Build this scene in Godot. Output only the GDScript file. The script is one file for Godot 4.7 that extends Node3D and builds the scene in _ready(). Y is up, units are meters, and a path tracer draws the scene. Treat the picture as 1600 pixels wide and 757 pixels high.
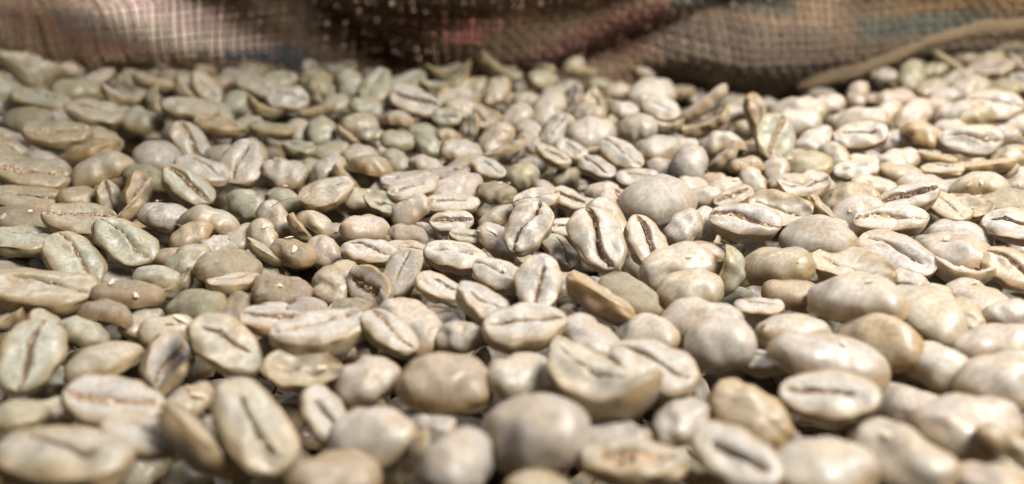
extends Node3D
# Green coffee beans heaped in an open jute sack, seen from close by.
# Lengths in the lists are millimetres; the scene itself is in metres.

const MM := 0.001
const PITCH := 28.1
const EYE := Vector3(0, 0.065, 0)

# shape, tint (R = papery rough skin, 2 = second colour at one end), place x y z, turn x y z (degrees), half length, crease in view, label
const BEANS := [
	["n", "p", 46.8, 6.2, -59.3, -3, 121, 146, 5.03, false, "pinkish bean lying back up beside the whitest blurred bean"],
	["n", "w", 31.8, 7.4, -60, 4, -165, 178, 6.01, false, "large blurred cream-pink bean at the bottom edge"],
	["r", "y", -5.4, 7.6, -60.3, -19, -118, 179, 4.56, false, "blue-grey rounded bean at the bottom edge beside a big round one"],
	["n", "t", 3.3, 5.3, -59.2, 13, -148, -155, 4.24, false, "tan bean lying back up in front of the big ball-like bean"],
	["n", "w", 22.9, 7.1, -60.5, 19, -47, -4, 4.91, true, "blurred white round-faced bean with a faint tan dimple at the bottom edge"],
	["n", "c", -45.7, 6.3, -60.5, -13, -13, -1, 7.18, true, "nearest blurred cream bean filling the corner, a broad tan crease along it"],
	["n", "b", -18, 5.8, -60.6, -5, -136, -157, 5.53, false, "blurred brown broken bean at the bottom edge"],
	["B", "c", 12.5, 5.9, -60.8, -14, -9, 4, 5.43, true, "splintered straw-coloured bean fragment at the bottom edge"],
	["n", "w", 39.9, 6.9, -61.9, -28, 118, 169, 6.10, false, "whitest blurred bean, large and smooth near the bottom corner"],
	["n", "t", 53.2, 6.9, -63.6, 12, 138, -168, 3.61, false, "small tan bean lying back up beside the whitest blurred bean"],
	["c", "c", -9.5, 3.9, -63.7, -42, 3, -71, 3.70, true, "small cream curved bean on edge beside the blue-grey bean"],
	["n", "c", -34.2, 5.3, -64.5, -37, 24, -55, 5.69, true, "long blurred cream bean slanting towards the lens"],
	["n", "c", -28.6, 6.2, -66.1, -9, -39, -32, 6.18, true, "very large blurred cream bean close to the lens with a tan crease"],
	["n", "w", -40.4, 5.2, -65.6, -8, -5, -18, 4.53, true, "blurred glossy white bean with a curved dark groove"],
	["r", "y", 2, 6, -66.6, 1, 153, 159, 6.60, false, "big ball-like grey-white bean close to the lens"],
	["n", "y", 10.9, 5, -66.3, 9, 179, 169, 4.51, false, "mauve-grey bean lying back up behind the splintered fragment"],
	["n", "w", -15.7, 4.4, -67.7, -14, 170, 172, 5.50, false, "large blurred white bean lying back up near the lower edge"],
	["n", "y", 52.2, 5.1, -69.5, -1, -170, 179, 6.66, false, "big mauve-grey bean lying back up beside the whitest blurred bean"],
	["n", "w", 36.4, 6.2, -71.1, 2, -15, 11, 5.51, true, "white bean under the largest mauve one with a long straight tan crease"],
	["k", "h2", 27, 5.2, -70.7, -18, 120, -172, 5.40, false, "cream-tan bean with two rounded humps"],
	["n", "y", 19.3, 4.3, -70.3, 2, -138, 176, 4.32, false, "mauve-grey bean lying back up beside the two-humped bean"],
	["n", "o", -57.3, 4.5, -71.1, 3, -152, -167, 3.64, false, "blurred yellow-green bean at the picture's edge"],
	["n", "w", -21.8, 3.7, -70.9, -9, -45, -29, 4.23, true, "blurred white bean with a speck in its short crease"],
	["T", "w", -46.4, 4.3, -72.1, 1, -5, -14, 5.80, true, "blurred pale bean with a dark notch at its top edge"],
	["c", "c", 11, 5.1, -74, -2, -47, 11, 8.18, true, "long cream bean with a thin pointed tail"],
	["n", "y", -10.3, 2, -72.4, -9, 167, 179, 3.70, false, "small mauve-grey bean lying back up beside the large blurred white bean"],
	["k", "c", -55.8, 2.1, -74.2, -20, -132, -159, 3.61, false, "small cream knobbly bean beside the yellow-green edge bean"],
	["n", "b2", -7.8, 5.2, -76.7, -12, -165, -167, 6.20, false, "big brown bean, darkest of the front rows, with a pale puckered end"],
	["n", "w", 60.8, 5.3, -76.9, -5, -168, 174, 6.53, false, "big whitish bean lying back up in front of the small yellowish bean"],
	["n", "p", 48.3, 1.9, -75.7, -12, 118, 164, 5.77, false, "big pinkish bean lying back up beside the long-straight-creased bean"],
	["n", "p", -17.8, 4.3, -78, -21, -134, 175, 4.42, false, "pinkish bean lying back up beside the pitted folded bean"],
	["n", "w", 17.3, 4.8, -78.6, 8, -32, -6, 5.82, true, "white bean with a straight tan crease, wide oval face tilted to the lens"],
	["n", "w", 1.6, 4.3, -79, -15, -149, -165, 5.29, false, "whitish bean lying back up in front of the soft arched bean"],
	["n", "c", -40.3, 1.4, -77.8, -10, -122, -177, 3.70, false, "small cream bean lying back up in front of the dark cleft bean"],
	["n", "y", 40, 6.2, -80.5, 6, -179, -170, 7.85, false, "largest mauve-grey bean, long and smooth, lying over a black gap"],
	["h", "t", -26.4, 3.7, -80.5, 2, -3, -8, 5.05, true, "folded cream bean with a dark pit in its hollow"],
	["T", "g", -61.5, 4.3, -81.3, 24, 101, 18, 5.72, true, "blurred grey-green bean near the corner with a dark upright crease"],
	["f", "t", -43.1, 2.1, -80.3, -31, 31, 35, 3.70, true, "small tan thin flat bean in front of the dark cleft bean"],
	["n", "w", 55.5, 3.3, -81.6, -14, 130, -174, 5.22, false, "whitish bean lying back up in front of the small yellowish bean"],
	["r", "wg", 26.8, 5.5, -83.8, -21, 177, 162, 4.73, false, "plump rounded grey-cream bean with a shaded underside"],
	["h", "c", 7.7, 3.4, -82.9, -10, -50, -19, 3.76, true, "small cream hollow folded bean in front of the down-pointing bean"],
	["n", "c", -53.2, 3.4, -83.2, 8, -122, -171, 5.22, false, "large blurred lumpy cream-grey bean"],
	["n", "c", -37.4, 4.3, -84, 3, -20, -36, 5.46, true, "big cream bean tilted sideways with a fine diagonal crease"],
	["n", "w", 32.9, 2, -83.4, -5, -17, 8, 3.70, true, "small whitish bean lying crease up beside the plump grey-cream bean"],
	["T", "y", -46, 2.4, -83.8, 68, 109, 26, 4.62, true, "dark mauve bean with a black ragged cleft"],
	["n", "p", 63.8, 4.3, -85.9, 14, 173, 161, 5.97, false, "big pinkish bean lying back up in front of the small yellowish bean"],
	["n", "h2", 48.4, 4.4, -86.3, -36, 138, 167, 5.82, false, "amber-tan bean with a pale tip, warmest coloured in its row"],
	["n", "y", 10.4, 4.4, -87.2, 1, 123, -171, 4.85, false, "smooth mauve-white bean pointing down between paler ones"],
	["T", "w", -25.9, 3.5, -87.5, -5, 26, -3, 6.63, true, "long grey-white bean split by a dark slot along its length"],
	["T", "w", -16.7, 3.8, -87.6, -8, -33, -19, 4.65, true, "wrinkled white bean with soft folds around its crease"],
	["n", "w", 1.8, 4.2, -88.1, 3, 13, 3, 5.88, true, "arched white bean with a soft fold instead of a crease"],
	["n", "w", 38.3, 4.3, -89.2, 18, 177, 175, 5.15, false, "shiny cream bean with a dark torn notch at one end"],
	["n", "w", 17.9, 3.5, -88.8, -17, 149, 163, 4.96, false, "whitish bean lying back up beside the down-pointing bean"],
	["k", "y", -7.4, 2.8, -89.5, -17, 171, 171, 3.69, false, "small mauve-grey knobbly bean in front of the leaning beige bean"],
	["n", "t", -64.2, 2.4, -90.3, -6, -13, -46, 3.76, true, "blurred two-lobed tan bean below the very long one"],
	["n", "w", 26.2, 4.1, -91.4, -16, 151, 166, 6.27, false, "wide white bean with one tiny brown slit"],
	["T", "w", -33, 3, -91.3, -7, -5, -6, 4.87, true, "whitish bean with torn crease beside the long slotted bean"],
	["n", "c", 57.9, 4.8, -92.6, -6, 101, -176, 6.70, false, "smooth cream bean pointing down and away from the wavy-edged one"],
	["n", "g", -59.7, 2.3, -91.3, 9, -179, -156, 3.70, false, "small grey-green bean lying back up in front of the brown crescent bean"],
	["n", "c", -48.2, 2.5, -91.8, -14, -141, -168, 4.05, false, "cream bean pierced by one small dark slot"],
	["n", "w", 70.1, 4.1, -92.9, -23, 179, 167, 3.66, false, "small whitish bean lying back up beside the small yellowish bean"],
	["n", "w", 48.2, 6.3, -94.4, -7, 127, 161, 7.45, false, "long white bean with a wavy turned-up edge"],
	["n", "w", -14.7, 2.7, -92.7, -16, 130, -171, 6.09, false, "smooth white curved bean over a wrinkled one"],
	["n", "y", -4.2, 4.3, -93.7, 2, -28, -28, 4.81, true, "beige bean leaning over, tan slot along its lower lobe"],
	["c", "t", -71.8, 2.4, -93.6, -24, 38, 3, 3.82, true, "tan curved bean on edge beside the blurred two-lobed bean"],
	["n", "h", 12.1, 4.5, -94.7, -29, -10, -27, 5.73, true, "long tan wedge of a bean lying on its edge before a rough round one"],
	["n", "h", 64.9, 2.7, -94.5, -15, 88, -168, 3.67, false, "small yellowish bean tucked among white ones"],
	["n", "wg", 3.8, 6.2, -96.4, 1, 84, 25, 4.96, true, "oval grey-white bean standing upright with a straight ochre crease"],
	["c", "bR", -58.1, 3, -94.9, 17, -162, -160, 4.25, false, "brown crescent bean with sparkling wrinkled skin"],
	["n", "c", -10.1, 1.5, -95.1, -7, 141, -175, 3.71, false, "small cream bean lying back up beside the smooth white curve"],
	["n", "w", -35.8, 2.2, -95.9, -1, -165, 170, 3.67, false, "small whitish bean lying back up in front of the walnut-like brown bean"],
	["n", "wR", -30, 1.9, -96.6, -22, -116, 176, 3.70, false, "small rough-skinned whitish bean lying back up in front of the walnut-like brown bean"],
	["c", "c", 57.1, 1.7, -96.7, -27, -34, -49, 3.72, true, "small cream curved bean on edge beside the smooth slanting cream bean"],
	["n", "tR", 17.5, 4, -98.2, -3, 134, -168, 5.24, false, "plump tan-white bean with finely rough skin"],
	["n", "oR", -46.4, 2.4, -97.7, -8, 167, 174, 4.79, false, "olive bean with crusty speckled skin"],
	["n", "p", 68.6, 2.9, -98.6, -15, 103, 180, 5.54, false, "big pinkish bean lying back up behind the small yellowish bean"],
	["n", "c", 26.5, 4.3, -99.5, -14, -161, 171, 5.19, false, "flat smooth cream bean tucked beside the upright crescent bean"],
	["k", "tR", -40.6, 1.7, -98.2, -2, -105, 167, 3.39, false, "small rough-skinned tan knobbly bean in front of the arched slice bean"],
	["n", "wg", -10.8, 3.4, -99.6, 3, -16, -20, 4.10, true, "oval pale bean with a narrow dark slit"],
	["f", "t", -70.2, 3.3, -99.6, -6, -7, -5, 8.56, true, "very long tan bean lying flat with a wavy worn face"],
	["n", "tR", -24.3, 1.2, -98.7, -1, 159, 166, 3.70, false, "small rough-skinned tan bean lying back up in front of the chipped reddish bean"],
	["n", "bR", -57.1, 3.4, -100, 7, -164, -169, 5.19, false, "brown glossy-backed bean with a white band of shine"],
	["n", "w", 36.7, 0.7, -98.6, -4, -16, 8, 3.70, true, "small whitish bean lying crease up beside the notched shiny bean"],
	["n", "c", 63.4, 2.1, -99.9, -38, 93, -171, 3.71, false, "small cream bean lying back up behind the smooth slanting cream bean"],
	["k", "bR", -34.2, 2.9, -100.8, -20, -169, -160, 4.65, false, "brown walnut-like bean with a lumpy shining back"],
	["T", "w", -1.8, 4.3, -101.9, 16, -21, -13, 4.57, true, "pale bean with fine wrinkles radiating from its crease"],
	["n", "b", 43.2, 2.3, -101.6, -3, 165, -179, 5.17, false, "matt brown bean half covered by a long white one"],
	["B", "p", -21.2, 2.4, -102, 49, -62, -20, 4.61, true, "chipped bean showing a reddish brown broken end"],
	["n", "c", -42.4, 2.3, -103, -10, 41, -12, 4.26, true, "cream bean arched on its edge like a slice"],
	["c", "g", 33.7, 3.4, -104.3, -32, -36, 86, 4.72, false, "crescent bean standing upright like a horn"],
	["f", "wR", -16.9, 3.4, -104.5, -5, 77, 19, 4.80, true, "glossy upright sliver of a bean beside brown torn skin"],
	["k", "t", -27.4, 2.2, -104.7, 1, -105, 165, 4.95, false, "crumpled bean with a reddish torn top and golden brown side"],
	["T", "h", 77.3, 3.4, -105.5, 27, -54, -10, 4.99, true, "brownish two-lobed bean with a deep wavy crease"],
	["T", "w", 13.3, 7.1, -107.8, 9, -72, -27, 5.98, true, "tall smooth bean facing the lens with a deep rust-brown S-shaped crease"],
	["n", "w", 25.7, 4.3, -106.6, -16, -165, 168, 6.30, false, "long smooth white bean lying across its neighbours"],
	["h", "c", 53.2, 3.8, -106.4, 7, -63, 9, 7.09, true, "twisted cream bean with an open ring-like fold"],
	["c", "w", 70.1, 2.6, -105.8, -22, -33, 3, 4.58, true, "thin arched white bean bridging a black gap"],
	["k", "y", 61.5, 2, -105.7, -12, 130, 176, 3.38, false, "small mauve-grey knobbly bean in front of the fine-creased beige bean"],
	["c", "g", -52.4, 0.6, -105.1, -25, 28, 17, 3.70, true, "small grey-green curved bean on edge behind the crusty olive bean"],
	["n", "g", -55.7, 2.4, -106.1, -0, 165, 180, 4.12, false, "grey-green bean lying back up beside the glossy brown bean"],
	["T", "g", -69.3, 3.5, -108.2, -4, -30, -38, 5.36, true, "squarish grey-green bean with golden shreds in a diagonal crease"],
	["n", "tR", -44.4, 3.1, -108.2, -14, -143, -163, 5.43, false, "half-glossy bean, one end smooth and the other wrapped in shiny skin"],
	["n", "t2", 41.6, 3.3, -108.6, -11, 133, 159, 6.36, false, "amber-patched bean with a small yellow pit near one end"],
	["n", "w", -9, 3.4, -108.9, 9, -11, -8, 5.23, true, "heart-shaped white bean with a short brown nick"],
	["n", "y", 12.7, -0.4, -107, -21, -172, -172, 3.70, false, "small mauve-grey bean lying back up behind the long tan wedge"],
	["n", "c", 7.5, 3.4, -111.2, -2, -54, -28, 3.79, true, "wedge-shaped cream bean pinched between the two tall beans"],
	["n", "g", -52.7, 2.4, -111, -7, -116, 160, 4.29, false, "greenish bean lying diagonally, its tip pointing away"],
	["T", "w", 2.7, 6.2, -113.6, 2, 66, 29, 5.35, true, "tall pale bean facing the lens, flaking skin beside a vertical brown crease"],
	["n", "y", 62.3, 2.1, -111.6, 23, -47, -5, 6.38, true, "big mauve-beige bean with a fine straight crease along its face"],
	["T", "w", -23.3, 2.4, -112.3, 5, -14, -3, 4.80, true, "pale bean lying flat with a long dark groove near its far edge"],
	["n", "y", 70.7, 3.3, -113.2, -22, 121, 162, 7.06, false, "big smooth beige bean lying back up, polished and even"],
	["T", "g", -63.9, 3.5, -114, 7, -18, -35, 5.55, true, "round grey-green bean with a slanting brown crease and a looped flap"],
	["T", "wg", 21.9, 3.4, -114, -3, -69, -28, 5.45, true, "folded pale bean with an orange-brown slot, half hidden by a long smooth one"],
	["n", "hR", -36.3, 2.5, -114.3, -6, 149, -174, 4.36, false, "plump round pinkish tan bean with frosted skin"],
	["f", "g", -40.7, 1.4, -114.7, -24, 17, -38, 4.47, true, "grey-green thin flat bean beside the frosted pinkish bean"],
	["T", "t", -17.8, 1.1, -115.5, 10, -9, -7, 3.70, true, "small tan bean with torn crease in front of the lumpy pinkish bean"],
	["T", "g", -82.6, 2.4, -116.4, 5, 27, -15, 5.79, true, "wide grey-green bean torn open along a ragged brown slot"],
	["n", "wR", 51, 3.7, -117.3, -23, 131, 166, 6.82, false, "long pale bean with a rough sparkling back"],
	["k", "p", -31.7, 1.4, -116.1, -9, 121, -158, 3.76, false, "small pinkish knobbly bean beside the frosted pinkish bean"],
	["n", "y", -1.9, 2.4, -117.8, 24, 125, -159, 4.87, false, "smooth mauve-white bean marked with one small orange dot"],
	["n", "w", 85.6, 3.7, -119, 25, -53, 4, 5.30, true, "creamy bean at the edge with a dark crease along its far side"],
	["T", "p", 49.5, -0.2, -117.1, 8, -53, 6, 4.68, true, "pinkish bean with torn crease beside the amber-patched bean"],
	["T", "g", -7.2, 1.5, -119.4, 1, -20, -2, 3.85, true, "grey-green bean with torn crease beside the orange-dot bean"],
	["n", "h", -55.3, 2.4, -120.3, -11, -128, 166, 4.11, false, "tan finger-shaped bean leaning beside the smooth mauve bean"],
	["T", "w", 65.3, 3.6, -121.2, 8, -16, 13, 5.97, true, "cream-rimmed bean lying flat, torn skin curling from a curved crease"],
	["n", "pR", -17.6, 2.4, -120.6, -16, -152, -153, 4.01, false, "pinkish tan lumpy bean with sparkling skin"],
	["T", "y", 40.3, 3.4, -121.4, 21, -24, 4, 6.13, true, "broken bean with a grey split face and brown ragged underside"],
	["n", "p", 33.7, -0.2, -119.7, 5, 173, -173, 3.70, false, "small pinkish bean lying back up beside the long smooth white bean"],
	["T", "t", -75.1, 3.4, -122.2, 15, 13, -16, 5.93, true, "tan bean with a folded lip over a deep dark slot"],
	["n", "y", 30, 2.9, -122.6, -4, -130, 152, 4.35, false, "mauve-grey bean lying back up in front of the rough silvery round bean"],
	["n", "y", 78, 1.1, -122, -25, 146, 172, 5.74, false, "big mauve-grey bean lying back up behind the big smooth beige bean"],
	["n", "p", -25.3, 2.4, -123.1, -25, -143, -163, 5.12, false, "pinkish bean lying back up beside the lumpy pinkish bean"],
	["f", "wg", 10.1, 1.9, -123.3, 13, -3, 2, 3.70, true, "small whitish thin flat bean beside the rust-brown S-creased bean"],
	["k", "t", -37.6, 1.5, -123.2, -24, 13, -56, 3.26, true, "small tan knobbly bean behind the frosted pinkish bean"],
	["k", "y", 58.2, 1.2, -123.1, 5, 108, -172, 4.64, false, "mauve-grey knobbly bean beside the rough-backed pale bean"],
	["T", "wg", -10.6, 2.4, -123.8, 21, 9, 1, 3.94, true, "small pale bean with a crinkled crease and two dark specks"],
	["c", "c", -35.2, 2.4, -125.1, 17, 158, -172, 4.51, false, "cream curved bean in front of the flat cream bean"],
	["n", "w", 16.5, 2.4, -125.6, -27, 100, -158, 5.83, false, "big whitish bean lying back up in front of the frayed-hole bean"],
	["n", "wg", 34.1, 1.5, -125.7, -13, -119, 156, 4.43, false, "whitish bean lying back up beside the broken grey bean"],
	["c", "c", -53.8, 2.2, -126.4, 12, -176, -163, 5.86, false, "thick sausage-shaped cream bean curving up at both ends"],
	["n", "tR", -88.3, 2.3, -126.7, 4, 169, -167, 5.74, false, "big rough-skinned tan bean lying back up in front of the specked tan bean"],
	["n", "w", -42.8, 2.3, -126.7, -17, 119, -154, 4.59, false, "whitish bean lying back up behind the frosted pinkish bean"],
	["T", "p", 4.4, 4.3, -128.5, 21, 20, 9, 4.49, true, "crumpled pinkish bean topping the pile, dark holes in its crease"],
	["n", "y", -62.3, 2.4, -127.6, -22, -163, -157, 4.89, false, "large smooth mauve-grey bean lying back up beside the creased faces"],
	["n", "y", 63, 2.6, -128.3, -28, 179, 164, 5.29, false, "wide mauve-grey bean behind a crease-up pale one"],
	["h", "c", 49.1, 2.4, -129.8, 31, -33, -1, 5.83, true, "cupped cream bean with reddish torn skin in its hollow"],
	["n", "c", -69.8, 1.4, -129.2, -20, 31, 31, 3.70, true, "small cream bean on its edge beside the smooth mauve bean"],
	["n", "w", -2.8, 1.4, -129.6, 18, -151, 164, 4.39, false, "whitish bean lying back up behind the orange-dot bean"],
	["k", "t", 56.8, 1.4, -129.7, -21, -26, -33, 4.10, true, "tan knobbly bean in front of the knobbly tan bean"],
	["f", "c", 79.5, 2.5, -130.5, 8, -76, -6, 5.13, true, "flat cream bean with two small brown holes"],
	["T", "w", 72.8, 3.4, -131, 16, -1, 26, 5.45, true, "pale bean with a long frayed brown crease rising to its corner"],
	["r", "wR", 27.1, 3.8, -131.7, -6, -150, 180, 7.65, false, "large round bean wrapped in rough silvery skin, standing above its neighbours"],
	["h", "t", 84, 2.3, -131.2, 21, -46, 6, 4.69, true, "hollow-cupped bean with a dark torn opening"],
	["n", "tR", 92.9, 2.4, -132.5, -2, -176, 171, 6.37, false, "big rough-skinned tan bean lying back up beside the speckled boat bean"],
	["n", "w", -19, 1.5, -132.2, -17, -145, 153, 4.17, false, "whitish bean lying back up behind the lumpy pinkish bean"],
	["n", "t", -90.6, 1.6, -133.5, 11, 25, -18, 6.35, true, "long-creased greyish tan bean with dark specks on its face"],
	["T", "p", 20, 0.5, -133.2, -2, -69, -21, 5.01, true, "pale bean with a frayed brown hole at its centre"],
	["T", "c", 10.8, 1.6, -134.6, 11, -39, -14, 3.87, true, "cream bean with torn crease beside the pile-top crumpled bean"],
	["k", "t", 63.1, 2, -134.8, -29, 157, 151, 5.92, false, "long knobbly pinkish tan bean with a wrinkled knee"],
	["n", "g", -50.5, 1.5, -134.8, -27, 141, -157, 4.22, false, "grey-green bean lying back up beside the sausage-shaped bean"],
	["h", "g", -24.2, 1.4, -134.9, 11, -23, -11, 4.05, true, "grey-green hollow folded bean behind the lumpy pinkish bean"],
	["n", "c", -35, 2.1, -136.1, 11, 40, 8, 5.50, true, "cream bean lying flat, a faint straight crease along its long face"],
	["f", "w", -11.4, 0.6, -135.5, 3, 4, -2, 5.35, true, "whitish thin flat bean behind the crinkled pale bean"],
	["T", "c", 42.1, 1.2, -136.5, 7, 16, 21, 3.70, true, "small cream bean with torn crease behind the broken grey bean"],
	["n", "w", 13.7, 0, -136, -15, 165, 172, 3.71, false, "small whitish bean lying back up beside the frayed-hole bean"],
	["n", "h", -72.4, 2.4, -137.4, 66, 148, 64, 4.59, true, "tan two-lobed bean standing on end against an olive one"],
	["n", "t", -82.3, 1.4, -138, -16, -124, -155, 5.08, false, "tan bean lying back up behind the folded-lip bean"],
	["T", "g", -62.6, 2.4, -138.5, 3, -22, -34, 5.71, true, "flat grey-green bean with a thick ragged strip of pale skin in its crease"],
	["f", "w", -19.3, 1.9, -139.3, 5, 28, 3, 5.04, true, "whitish thin flat bean beside the mushroom-cap bean"],
	["c", "c", 90.5, 3.1, -139.9, 5, 151, 166, 5.95, false, "long cream bean on its edge like a shallow boat with a dark speck"],
	["n", "g", -44.4, 0.5, -138.8, -17, 144, -167, 4.19, false, "grey-green bean lying back up in front of the broken flattened bean"],
	["n", "t", -29.4, 0.3, -139.6, -38, -165, -165, 3.69, false, "small tan bean lying back up beside the flat cream bean"],
	["k", "tR", -3.1, 1.5, -140.6, -5, 142, 177, 4.53, false, "rough-skinned tan knobbly bean beside the shiny olive-white bean"],
	["c", "w", 57, 0.9, -140.4, -0, -11, 10, 5.41, true, "whitish curved bean beside the cupped cream bean"],
	["n", "w", 42.3, 1.5, -142.8, -6, -160, 173, 3.92, false, "whitish bean lying back up beside the cupped cream bean"],
	["n", "y", 99.4, 1.4, -142.9, -33, 155, 151, 3.70, false, "small mauve-grey bean lying back up beside the speckled boat bean"],
	["T", "t", -95.4, 2.4, -143.5, 10, 16, -25, 7.23, true, "wide tan bean with a jagged dark red-brown S-shaped crack"],
	["n", "p", -10.9, 1, -143.1, -12, -133, 178, 6.66, false, "big pinkish bean lying back up in front of the smooth white oval bean"],
	["n", "w", 72.2, 1.5, -143.6, -3, 151, -178, 4.58, false, "whitish bean lying back up beside the knobbly tan bean"],
	["n", "y", 82.3, 1.2, -143.6, -15, 172, -172, 5.63, false, "big mauve-grey bean lying back up behind the frayed-corner bean"],
	["f", "p", -20.4, 1.4, -144.4, -0, 27, -4, 6.21, true, "big pinkish thin flat bean beside the mushroom-cap bean"],
	["n", "w", 61.6, 1.5, -145.3, -15, 177, -166, 3.86, false, "whitish bean lying back up behind the cupped cream bean"],
	["n", "w", -62.3, 2.5, -146, 7, -10, -22, 5.65, true, "big whitish bean lying crease up behind the ragged-strip bean"],
	["n", "w", 54.9, 1.4, -145.4, -6, 129, 159, 4.82, false, "whitish bean lying back up in front of the olive green bean"],
	["n", "t", -33.7, 1.3, -145.5, -21, 10, -50, 3.70, true, "small tan bean on its edge behind the flat cream bean"],
	["n", "oR", -74.3, 1.5, -147.2, -9, 156, -166, 5.03, false, "rough-skinned olive bean lying back up behind the tan two-lobed bean"],
	["n", "w", 25.3, 0.5, -146.8, 14, -7, 4, 4.41, true, "whitish bean lying crease up behind the rough silvery round bean"],
	["h", "t", -29.1, 2.7, -148.9, 8, 162, -179, 4.93, false, "arched tan bean like a mushroom cap over a smaller bean"],
	["f", "h", 95.9, 2.7, -149, -16, -31, 18, 6.13, true, "long straight tan bean lying on its thin edge"],
	["r", "o", 2.2, 1.4, -148.4, -13, -148, 173, 3.74, false, "shiny round olive-white bean at the edge of the dark hollow"],
	["c", "c", -84, 2.7, -149.2, -1, -138, 174, 7.16, false, "banana-shaped cream bean curving upward over the dark gap"],
	["f", "wR", -12.6, 1.5, -148.9, 7, 23, 0, 4.51, true, "rough-skinned whitish thin flat bean in front of the smooth white oval bean"],
	["n", "c", 88, 1.5, -148.9, 6, -37, 12, 4.14, true, "cream bean lying crease up beside the long straight tan bean"],
	["n", "w", 70.5, 1.4, -149.3, 18, -9, 14, 4.48, true, "whitish bean lying crease up behind the knobbly tan bean"],
	["n", "wR", 99.4, 1.1, -149.2, -0, -5, 20, 4.42, true, "rough-skinned whitish bean lying crease up beside the long straight tan bean"],
	["k", "w", -46.8, 1.5, -149.6, -22, 172, -166, 5.26, false, "broken flattened pale bean with a shiny grey back"],
	["n", "t", 79.9, 1.4, -149.9, 1, 167, -172, 4.94, false, "tan bean lying back up behind the frayed-corner bean"],
	["h", "p", -37.9, 1.5, -149.9, -1, -113, 164, 4.94, false, "pinkish hollow folded bean beside the mushroom-cap bean"],
	["n", "w", -4.9, 1.5, -149.9, 9, -35, -17, 4.12, true, "whitish bean lying crease up beside the shiny olive-white bean"],
	["n", "y", 17.4, 1.4, -150.2, 4, -45, -10, 4.51, true, "mauve-grey bean lying crease up beside the ridge-creased bean"],
	["n", "w", -55.6, 2.3, -151, 15, 92, 32, 5.75, true, "upright pale bean showing a Y-shaped crease to the lens"],
	["r", "y", 36.7, 2.8, -151.4, 1, -113, 149, 4.96, false, "mauve-grey round bean beside the beige oval bean"],
	["n", "w", -17.5, 2.4, -151.4, -9, 165, -165, 4.04, false, "whitish bean lying back up beside the smooth white oval bean"],
	["n", "o", 60.5, 2.4, -152.4, -30, 123, 174, 6.15, false, "olive green bean with a yellow rim, greenest of its row"],
	["h", "h", 48.9, 1.5, -152.3, 6, -180, 174, 3.87, false, "honey-tan hollow folded bean in front of the pale boat-shaped bean"],
	["n", "y", -98.5, 1.1, -153.8, -13, 155, -160, 6.06, false, "big mauve-grey bean lying back up behind the jagged-crack bean"],
	["n", "y", 31.9, 0.5, -153.9, -36, 167, -172, 3.79, false, "small mauve-grey bean lying back up in front of the beige oval bean"],
	["n", "w", 81.7, 2.3, -155.1, -18, -170, 164, 4.58, false, "whitish bean lying back up in front of the honey-brown arch"],
	["T", "w", 23, 2.4, -155.2, 20, -44, -22, 5.34, true, "pale bean with a raised ridge folded inside its crease"],
	["n", "t", 89.3, 1.5, -155.1, -16, -30, -4, 4.33, true, "tan bean on its edge in front of the honey-brown arch"],
	["r", "y", -75.1, 2.3, -156.3, -35, -136, -167, 5.19, false, "smooth plump grey-mauve bean like a pebble beside the split pale bean"],
	["n", "c", 8.5, 1.5, -156.9, 6, -24, -23, 4.27, true, "cream bean notched at both ends, its crease pointing at a dark hollow"],
	["n", "t", -107.7, 1.5, -157.6, 16, 12, -42, 5.65, true, "big tan bean lying crease up behind the jagged-crack bean"],
	["n", "w", -1.9, 1.5, -158.7, -18, 2, 19, 4.69, true, "whitish bean on its edge behind the shiny olive-white bean"],
	["n", "p", 45.9, 0.5, -158.5, -19, -13, 46, 4.28, true, "pinkish bean on its edge in front of the pale boat-shaped bean"],
	["n", "t", 108.1, 1.5, -159.1, 4, -172, 172, 5.70, false, "big tan bean lying back up beside the long straight tan bean"],
	["n", "w", -10.8, 2.4, -159.7, -27, -154, -163, 5.29, false, "smooth white oval bean lying on its side in the middle rows"],
	["k", "t", -91.2, 0.9, -159.4, -15, 31, 8, 6.65, true, "wrinkled grey-tan bean lying on its edge above a banana-shaped bean"],
	["n", "w", 12.7, 1.6, -160, 12, -40, -16, 4.05, true, "whitish bean lying crease up beside the notched cream bean"],
	["n", "y", 32.1, 2.4, -161.6, -4, -151, 179, 6.28, false, "smooth beige-mauve oval bean over a black gap"],
	["n", "g", -46.6, 1.6, -161.2, 4, -8, -9, 3.97, true, "grey-green bean lying crease up behind the broken flattened bean"],
	["T", "w", 100.1, 2.9, -162.2, 37, -23, 12, 6.30, true, "round pale bean with curled skin in its crease and a cracked rim"],
	["f", "c", 17.4, 1.3, -161.5, -18, -5, 13, 3.78, true, "small cream thin flat bean beside the ridge-creased bean"],
	["n", "y", -64.2, 0.5, -162.2, -20, 175, -180, 4.20, false, "mauve-grey bean lying back up beside the Y-creased bean"],
	["n", "g", -39.8, 1.3, -162.9, -2, -126, 179, 4.76, false, "grey-green bean lying back up beside the mushroom-cap bean"],
	["c", "w", 45.9, 2.4, -164.3, 7, 176, 164, 5.99, false, "pale boat-shaped bean with turned-up tips"],
	["T", "g", 57.8, 2.4, -165.1, 30, 88, 40, 6.34, true, "grey-green bean standing on end with its hollow creased face turned sideways"],
	["T", "w", -71.6, 1.2, -164.4, -4, -31, -43, 5.93, true, "large pale bean split wide open with a flap of skin inside"],
	["n", "g", -25.3, 2.4, -165.9, -35, -176, -167, 4.16, false, "grey-green bean lying back up behind the mushroom-cap bean"],
	["n", "w", 77.9, 2.4, -165.9, 23, -10, 16, 5.72, true, "glossy pale bean lying crease up with sparkling skin on its face"],
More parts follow.
